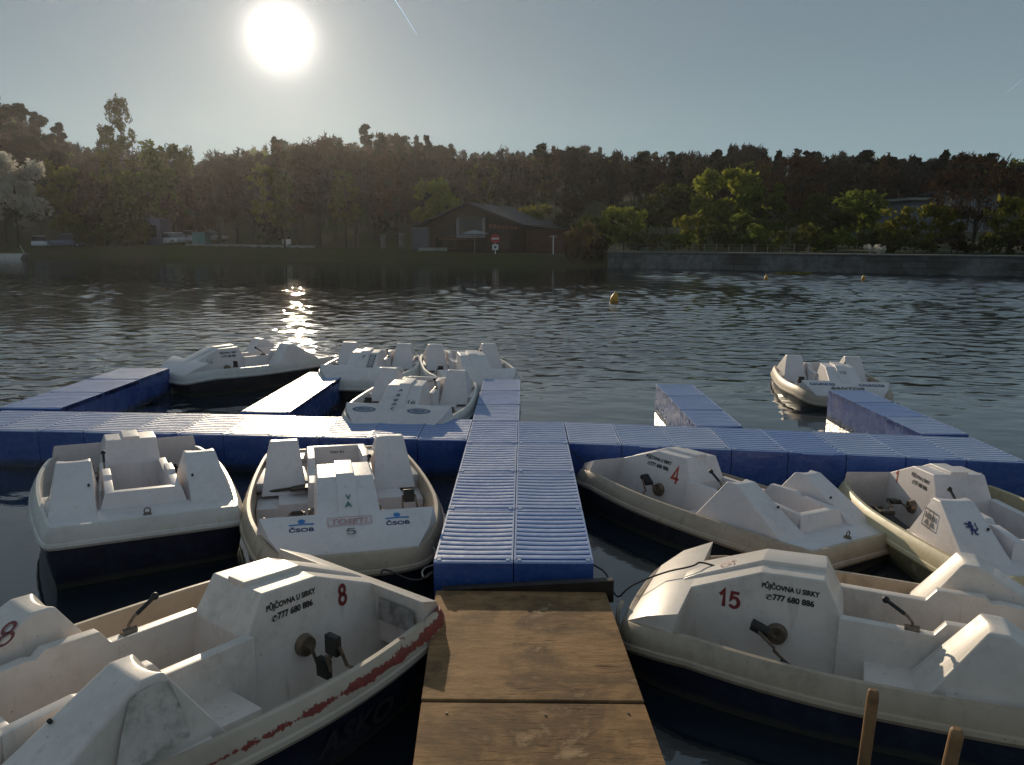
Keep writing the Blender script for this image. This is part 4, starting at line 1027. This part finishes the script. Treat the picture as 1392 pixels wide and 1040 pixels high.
p0 = Vector((atx(828, 64.6), 64.6)); p1 = Vector((atx(1480, 47.0), 47.0)); ang = math.atan2(p1.y - p0.y, p1.x - p0.x); Lw = (p1 - p0).length
dam = empty('dam_wall', (p0.x, p0.y, 0), (0, 0, ang)); tag(dam, 'long low grey stone wall along the right hand far shore', 'wall')
bm = bmesh.new(); prism(bm, [(0, -1.5), (Lw, -1.5), (Lw, 1.18), (0, 1.18)], -.25, .6); mobj('masonry', finish(bm, .03, 1), M['stone'], dam)
bm = bmesh.new(); box(bm, -.05, Lw + .05, -.32, .7, 1.183, 1.30); mobj('coping', finish(bm, .02, 1), M['conc'], dam)
fence = empty('railing', (p0.x, p0.y, 1.30), (0, 0, ang)); tag(fence, 'thin pale post and wire railing on top of the left part of the dam wall', 'railing')
for k in range(17):
    bm = bmesh.new(); tube(bm, [(0, 0, 0), (0, 0, .62)], .032, 6); po = mobj('post', finish(bm), M['conc'], fence); po.location = (.4 + k * .95, .25, 0)
for z in (.32, .58):
    bm = bmesh.new(); tube(bm, [(.4, .25, z), (15.6, .25, z)], .012, 5); mobj('rail', finish(bm), M['steel'], fence)
# landing frame by the wall
xx = atx(1240, 53); lf = empty('landing_rail', (xx, 53.2 - .9, 0), (0, 0, ang)); tag(lf, 'low dark landing rail standing against the dam wall near the big bare tree', 'railing')
bm = bmesh.new(); tube(bm, [(0, 0, -.5), (0, 0, .62), (1.5, 0, .62), (1.5, 0, -.5)], .05, 6); mobj('frame', finish(bm), M['black'], lf)
bm = bmesh.new(); box(bm, -.1, 1.6, -.05, .5, .28, .36); mobj('step', finish(bm, .01, 1), M['conc'], lf)
# quay kerb on the left
bm = bmesh.new()
pts = []
for px in range(250, 450, 25):
    D = float(np.interp(px, SH_X, SH_D)) + 3.4; pts.append(Vector((atx(px, D), D, float(np.interp(px, BK_X, BK_Z)) + .02)))
for a, b in zip(pts, pts[1:]):
    d = (b - a).normalized(); s = Vector((d.y, -d.x, 0)) * .14
    hexa(bm, [a + s - Vector((0, 0, .3)), b + s - Vector((0, 0, .3)), b - s - Vector((0, 0, .3)), a - s - Vector((0, 0, .3))], [a + s + Vector((0, 0, .13)), b + s + Vector((0, 0, .13)), b - s + Vector((0, 0, .13)), a - s + Vector((0, 0, .13))])
kb = mobj('quay_kerb', finish(bm, 0), simple('pale_kerb', (.27, .26, .25), .8)); tag(kb, kind='structure')

# lodge
M['lodge'] = simple('dark_brown_boarding', (.042, .027, .021), .7, .35, 3)
M['lodge2'] = simple('reddish_brown_boarding', (.10, .042, .030), .7, .35, 3)
M['roof'] = simple('dark_slate_roof', (.055, .055, .062), .8, .3, 5, spec=.2)
M['glass'] = simple('dark_glass', (.02, .022, .025), .08, .2)
M['frame'] = simple('pale_grey_frame', (.26, .26, .27), .6)
LD = 76.0
lx = atx(640, LD); lz = float(ground_z(lx, LD + 3)) - .05
lod = empty('lakeside_lodge', (lx, LD, lz), (0, 0, R(-20))); tag(lod, 'dark brown wooden lodge with wide low gable roof on the far shore', 'building')
hw_, dp, ev, rg = 5.3, 10, 2.9, 4.75
bm = bmesh.new(); prism(bm, [(-hw_ + .5, -.6), (hw_ - .5, -.6), (hw_ - .5, ev), (0, rg - .25), (-hw_ + .5, ev)], 0, dp); mobj('wall', finish(bm, .01, 1), M['lodge'], lod)
for s in (1, -1):
    bm = bmesh.new(); u1 = (s * (hw_ + .5), ev - .42); prism(bm, [(0, rg - .19), (u1[0], u1[1]), (u1[0], u1[1] + .17), (0, rg)], -.9, dp + .6); mobj('roof', finish(bm, .01, 1), M['roof'], lod)
bm = bmesh.new(); prism(bm, [(hw_ - .49, -.6), (hw_ + 3.2, -.6), (hw_ + 3.2, 2.2), (hw_ - .49, 2.3)], 2.2, dp - .6); mobj('side_wing', finish(bm, .01, 1), M['lodge2'], lod)
bm = bmesh.new(); prism(bm, [(hw_ - .2, 2.45), (hw_ + 3.7, 2.2), (hw_ + 3.7, 2.33), (hw_ - .2, 2.60)], 1.7, dp - .2); mobj('roof', finish(bm, .01, 1), M['roof'], lod)
wnf = None
bm = bmesh.new()
for x0, x1, z0, z1 in ((-1.5, -1.22, 1.75, 3.35), (1.22, 1.5, 1.75, 3.35), (-1.5, 1.5, 1.45, 1.75)): box(bm, x0, x1, -.10, .05, z0, z1)
wnf = mobj('window', finish(bm, .01, 1), M['frame'], lod)
bm = bmesh.new(); box(bm, -1.21, 1.21, -.03, .05, 1.76, 3.3); mobj('pane', finish(bm), M['glass'], wnf)
for x0 in (-3.9, -2.6, 1.9, 3.1):
    bm = bmesh.new()
    for a in ((x0, x0 + .08, .5, 1.5), (x0 + .92, x0 + 1.0, .5, 1.5), (x0, x0 + 1.0, .42, .5), (x0, x0 + 1.0, 1.5, 1.58)): box(bm, a[0], a[1], -.07, .05, a[2], a[3])
    wf = mobj('window', finish(bm), M['lodge2'], lod)
    bm = bmesh.new(); box(bm, x0 + .081, x0 + .919, -.025, .05, .501, 1.499); mobj('pane', finish(bm), M['glass'], wf)
bm = bmesh.new(); prism(bm, [(-2.6, 1.30), (.4, 1.30), (.4, 1.36), (-2.6, 1.36)], -1.7, 0); mobj('awning', finish(bm), simple('faded_brown_awning', (.24, .13, .09), .8), lod)
bm = bmesh.new()
for k in range(7): box(bm, 1.9 + k * .42, 2.2 + k * .42, -.06, .04, 2.35 - .02 * k, 2.75 - .04 * k)
mobj('lettering', finish(bm), simple('faded_red_sign_letters', (.26, .09, .06), .7), lod)
# parasol, low pale wall, pillars
def parasol(px, D, label, col):
    x = atx(px, D); z = float(ground_z(x, D)); e = empty('parasol', (x, D, z)); tag(e, label, 'parasol')
    bm = bmesh.new(); tube(bm, [(0, 0, -.1), (0, 0, 2.0)], .03, 6); mobj('pole', finish(bm), M['frame'], e)
    bm = bmesh.new(); n = 8
    rg_ = [[(r * math.cos(6.283 * k / n), r * math.sin(6.283 * k / n), z) for k in range(n)] for r, z in ((1.3, 1.75), (1.3, 1.79), (.6, 2.02), (.04, 2.14))]
    loft(bm, rg_, cap1=True); mobj('canopy', finish(bm, angle=20), simple('pale_parasol_cloth', tuple(q * .55 for q in col), .8), e)
parasol(645, 74.0, 'pale parasol open in front of the lodge', (.55, .55, .56))
def block(name, px0, px1, y0, y1, D, dep, mat, label, cat, extra=None):
    xa, xb = atx(px0, D), atx(px1, D); z1 = zat(y0, D); z0 = min(zat(y1, D), float(ground_z((xa + xb) / 2, D))) - .2
    e = empty(name, ((xa + xb) / 2, D, z0)); tag(e, label, cat); W2 = (xb - xa) / 2; H = z1 - z0
    bm = bmesh.new(); box(bm, -W2, W2, 0, dep, 0, H); mobj('body', finish(bm, .02, 1), mat, e)
    bm = bmesh.new(); box(bm, -W2 - .05, W2 + .05, -.05, dep + .05, H, H + .07); mobj('cap', finish(bm, .01, 1), M['conc'], e)
    return e, W2, H
block('low_wall', 568, 607, 337, 345, 75.6, .3, simple('pale_green_render', (.30, .34, .31), .8), 'low pale green wall at the left corner of the lodge', 'wall')
block('pillar', 516, 522, 320, 338, 79, .45, M['conc'], 'left one of two pale gate pillars left of the lodge', 'pillar')
block('pillar', 541, 549, 318, 338, 79, .45, M['conc'], 'right one of two pale gate pillars left of the lodge', 'pillar')
e, W2, H = block('kiosk', 258, 276, 316, 333, 92, 1.6, simple('turquoise_board', (.10, .24, .24), .6), 'small turquoise kiosk on the quay right of the white cars', 'kiosk')
e, W2, H = block('shed', 190, 216, 297, 330, 97, 3, simple('dull_blue_board', (.13, .14, .22), .7), 'dull blue shed left of the white parked cars', 'shed')
bm = bmesh.new(); box(bm, -.5, .6, -.05, .05, H * .35, H * .75); mobj('window', finish(bm), M['glass'], e)
block('shed', 560, 582, 310, 343, 76.0, 2, simple('grey_blue_board', (.085, .095, .12), .7), 'narrow grey blue shed against the left side of the lodge', 'shed')
# signs
def pole_sign(px, ytop, D, label, kind):
    x = atx(px, D); z = float(ground_z(x, D)); zt = zat(ytop, D); e = empty('road_sign' if kind == 'no' else 'post_sign', (x, D, z)); tag(e, label, 'sign')
    bm = bmesh.new(); tube(bm, [(0, 0, -.2), (0, 0, zt - z)], .045, 8); mobj('pole', finish(bm), M['white'], e); H = zt - z
    if kind == 'no':
        bm = bmesh.new(); tube(bm, [(0, -.05, H - .42), (0, -.085, H - .42)], .44, 28); mobj('sign_plate', finish(bm), simple('red_sign_paint', (.42, .02, .03), .4), e)
        bm = bmesh.new(); box(bm, -.31, .31, -.095, -.0865, H - .50, H - .35); mobj('bar', finish(bm), M['white'], e)
        bm = bmesh.new(); box(bm, -.28, .28, -.085, -.05, H - 1.45, H - .95); pl = mobj('information_plate', finish(bm, .01, 1), M['white'], e)
        bm = bmesh.new(); tube(bm, [(0, -.0865, H - 1.2), (0, -.095, H - 1.2)], .12, 14); mobj('symbol', finish(bm), M['ink_black'], pl)
    elif kind == 'post':
        bm = bmesh.new(); box(bm, -.34, .30, -.06, .06, H - .16, H - .04); mobj('arm_board', finish(bm, .01, 1), M['frame'], e)
    else:
        bm = bmesh.new(); box(bm, -.45, .45, -.08, -.05, H - .55, H); mobj('sign_plate', finish(bm, .01, 1), M['white'], e)
pole_sign(673, 318, 73.0, 'round red no entry sign with white bar on a white post', 'no')
pole_sign(752, 320, 70.6, 'slim white post with a short cross board right of the lodge', 'post')
pole_sign(388, 325, 85, 'small white notice board on the quay below the sun', 'board')

# cars
def car(px, ybase, D, yaw, col, label, L=4.2, Wd=1.75, H=1.5):
    x = atx(px, D); z = max(float(ground_z(x, D)), -.1); e = empty('parked_car', (x, D, z), (0, 0, yaw)); tag(e, label, 'car', 'cars parked on the left shore')
    pt_ = simple('car_paint', col, .25, .05, 2, spec=.6)
    bm = bmesh.new()
    low = [(-L / 2, .35), (-L / 2 + .03, .72), (-L / 2 + .15, .86), (L / 2 - 1.0, .88), (L / 2 - .15, .74), (L / 2, .58), (L / 2 - .03, .32), (L / 2 - .5, .24), (-L / 2 + .4, .24)]
    prism(bm, low, lambda q: -Wd / 2 + .06 * max(0, q - .6), lambda q: Wd / 2 - .06 * max(0, q - .6)); body = mobj('body', finish(bm, .05, 2), pt_, e)
    cab = [(-L / 2 + .22, .84), (-L / 2 + .62, H - .05), (-L / 2 + .95, H), (L / 2 - 2.05, H - .02), (L / 2 - 1.15, .86)]
    bm = bmesh.new(); f = lambda q: Wd / 2 - .04 - .30 * max(0, (q - .84)); prism(bm, cab, lambda q: -f(q), f); mobj('window_band', finish(bm, .03, 2), M['glass'], e)
    bm = bmesh.new(); prism(bm, [(-L / 2 + .60, H - .045), (-L / 2 + .95, H + .012), (L / 2 - 2.07, H), (L / 2 - 1.98, H - .06)], lambda q: -f(H) - .015, lambda q: f(H) + .015); mobj('roof', finish(bm, .012, 1), pt_, e)
    for sx in (-1, 1):
        for sy in (-1, 1):
            bm = bmesh.new(); tube(bm, [(sx * (L / 2 - .78), sy * (Wd / 2 - .20), .31), (sx * (L / 2 - .78), sy * (Wd / 2 + .01), .31)], .31, 16); wh = mobj('wheel', finish(bm), M['black'], e)
            bm = bmesh.new(); tube(bm, [(sx * (L / 2 - .78), sy * (Wd / 2), .31), (sx * (L / 2 - .78), sy * (Wd / 2 + .02), .31)], .19, 12); mobj('rim', finish(bm), M['frame'], wh)
    for sy in (-1, 1):
        bm = bmesh.new(); box(bm, L / 2 - .14, L / 2 + .005, sy * .60 - .18, sy * .60 + .18, .58, .71); mobj('headlight', finish(bm, .02, 1), M['white'], e)
        bm = bmesh.new(); box(bm, -L / 2 - .005, -L / 2 + .06, sy * .68 - .12, sy * .68 + .12, .60, .78); mobj('tail_light', finish(bm, .02, 1), simple('red_lamp', (.35, .02, .02), .3), e)
car(47, 331, 99, R(-60), (.70, .72, .76), 'silver grey hatchback, leftmost of the parked cars')
car(80, 330, 99.5, R(-150), (.16, .18, .27), 'dark blue estate car right of the silver hatchback', 4.6, 1.8, 1.6)
car(92, 322, 105, R(-40), (.34, .34, .36), 'pale grey car half hidden behind the dark blue estate', 4.4, 1.8, 1.7)
car(228, 328, 98, R(-25), (.85, .86, .88), 'white car beside the dull blue shed')
car(240, 327, 104, R(-20), (.80, .81, .83), 'white car parked behind the one by the shed')
car(262, 318, 113, R(-5), (.60, .60, .62), 'white car in the back row above the turquoise kiosk')
car(286, 317, 114, R(-8), (.42, .43, .46), 'pale grey car at the right end of the back row')
# moored punt at the left edge
D = 90; x = atx(6, D); e = empty('punt', (x, D, 0), (0, 0, R(4))); tag(e, 'white flat punt moored at the left edge below the cars', 'boat')
bm = bmesh.new(); prism(bm, [(-2.6, .55), (-2.2, -.1), (1.2, -.1), (1.75, .55)], -.7, .7); mobj('hull', finish(bm, .03, 1), M['gun_white'], e)
bm = bmesh.new(); tube(bm, [(1.6, 0, .3), (1.05, 0, 1.5)], .035, 6); mobj('pole', finish(bm), M['white'], e)
# buoys
M['buoy'] = simple('yellow_orange_buoy', (.62, .30, .03), .45, .2, 8)
def buoy(px, py, D, r, label, tilt):
    x = atx(px, D); e = empty('buoy', (x, D, 0), (0, R(tilt), R(20))); tag(e, label, 'buoy', 'yellow buoys on the lake')
    bm = bmesh.new(); n = 18
    loft(bm, [[(q * r * math.cos(6.283 * k / n), q * r * math.sin(6.283 * k / n), z * r) for k in range(n)] for q, z in ((.5, -.8), (.95, -.35), (1, .1), (.98, .5), (.72, 1.35), (.30, 2.1), (.18, 2.25))], cap0=True, cap1=True)
    mobj('float', finish(bm, angle=50), M['buoy'], e)
    bm = bmesh.new(); tube(bm, [(0, 0, 2.2 * r), (0, 0, 2.5 * r)], .1 * r, 6); mobj('top_eye', finish(bm), M['steel'], e)
buoy(836, 404, 29.8, .165, 'large tilted yellow buoy in the middle of the lake', 14)
buoy(1043, 377, 46, .12, 'small yellow buoy straight in front of the reed mat', 3)
buoy(1175, 372, 46, .11, 'small yellow buoy nearest to the big bare tree', -4)
# floating reed mat and log
nr = np.random.default_rng(3); n = 700; P_ = np.stack([nr.normal(size=n) * .55, nr.normal(size=n) * .3, np.abs(nr.normal(size=n)) * .05], 1)
o = mobj('reed_mat', np_mesh('reed', quads(nr, P_, .07, 3, .3), np.arange(n * 4).reshape(-1, 4)), LM['olive']); o.location = (atx(1080, 52), 52, .01); tag(o, 'flat mat of floating reeds near the dam wall', 'reeds')
bm = bmesh.new(); tube(bm, [(-.45, 0, -.02), (-.1, .02, .05), (.3, -.02, .06), (.5, 0, .0)], [.04, .07, .06, .03], 8); o = mobj('log', finish(bm), M['bark']); o.location = (atx(920, 54), 54, .02); tag(o, 'dark log floating left of the reed mat', 'log')

# houses on the right hillside
M['cream'] = simple('cream_render', (.22, .205, .18), .8, .15, 1)
def house(px0, px1, y0, ybase, D, dep, mat, roofmat, label, cols, rows_, yaw=0.0):
    xa, xb = atx(px0, D), atx(px1, D); xm = (xa + xb) / 2; z1 = zat(y0, D); z0 = min(float(ground_z(xm, D)), zat(ybase, D)) - .4
    e = empty('house', (xm, D, z0), (0, 0, yaw)); tag(e, label, 'house'); W2 = (xb - xa) / 2; H = z1 - z0
    bm = bmesh.new(); box(bm, -W2, W2, 0, dep, 0, H); mobj('wall', finish(bm), mat, e)
    bm = bmesh.new(); box(bm, -W2 - .6, W2 + .6, -.8, dep + .4, H + .002, H + .30); mobj('roof', finish(bm, .02, 1), roofmat, e)
    fh = 2.6
    for r in range(rows_):
        for c in range(cols):
            cx = -W2 + (c + .5) * 2 * W2 / cols; zz = H - .75 - r * fh; ww = W2 / cols * .62
            bm = bmesh.new()
            for a in ((cx - ww - .08, cx - ww, zz - 1.2, zz), (cx + ww, cx + ww + .08, zz - 1.2, zz), (cx - ww - .08, cx + ww + .08, zz, zz + .08), (cx - ww - .08, cx + ww + .08, zz - 1.28, zz - 1.2)): box(bm, a[0], a[1], -.07, .05, a[2], a[3])
            wf = mobj('window', finish(bm), M['frame'], e)
            bm = bmesh.new(); box(bm, cx - ww, cx + ww, -.03, .05, zz - 1.199, zz - .001); mobj('pane', finish(bm), M['glass'], wf)
house(1229, 1258, 273, 300, 96, 7, simple('dark_blue_grey_render', (.13, .14, .17), .8), simple('mossy_flat_roof', (.22, .23, .20), .8), 'dark house with pale flat roof on the right hillside', 3, 2, R(8))
house(1286, 1352, 262, 305, 98, 8, M['cream'], M['roof'], 'cream house behind the branches of the big bare tree', 5, 2, R(-4))
# vapour trails
def trail(pa, pb, D, r0, r1, label):
    def far(px, py):
        d = Vector(((px - 696) / F_, 1.0, -(py - 520) / F_)); d = co.rotation_euler.to_matrix() @ Vector((d.x, d.z, -1)); return Vector((0, 0, CAMZ)) + d.normalized() * D
    a, b = far(*pa), far(*pb); m = a.lerp(b, .5) + Vector((r1 * .6, 0, r1 * .4))
    t = NT('ice_cloud'); dd = t.n('ShaderNodeBsdfDiffuse'); tr = t.n('ShaderNodeBsdfTranslucent'); mx = t.n('ShaderNodeAddShader')
    for q in (dd, tr): q.inputs[0].default_value = (.60, .70, .80, 1)
    t.l(dd.outputs[0], mx.inputs[0]); t.l(tr.outputs[0], mx.inputs[1]); t.l(mx.outputs[0], t.out.inputs['Surface'])
    bm = bmesh.new(); tube(bm, [a, a.lerp(b, .25), m, a.lerp(b, .8), b], [r1, r1 * .9, r1 * .75, r0 * 1.2, r0 * .3], 8); o = mobj('vapour_trail', finish(bm, angle=80), t.m); tag(o, label, 'vapour trail')
trail((528, -14), (567, 47), 6000, 1.6, 2.6, 'long white vapour trail high in the sky right of the sun')
trail((1390, 108), (1366, 128), 7000, .3, .8, 'short faint vapour trail near the right edge of the sky')
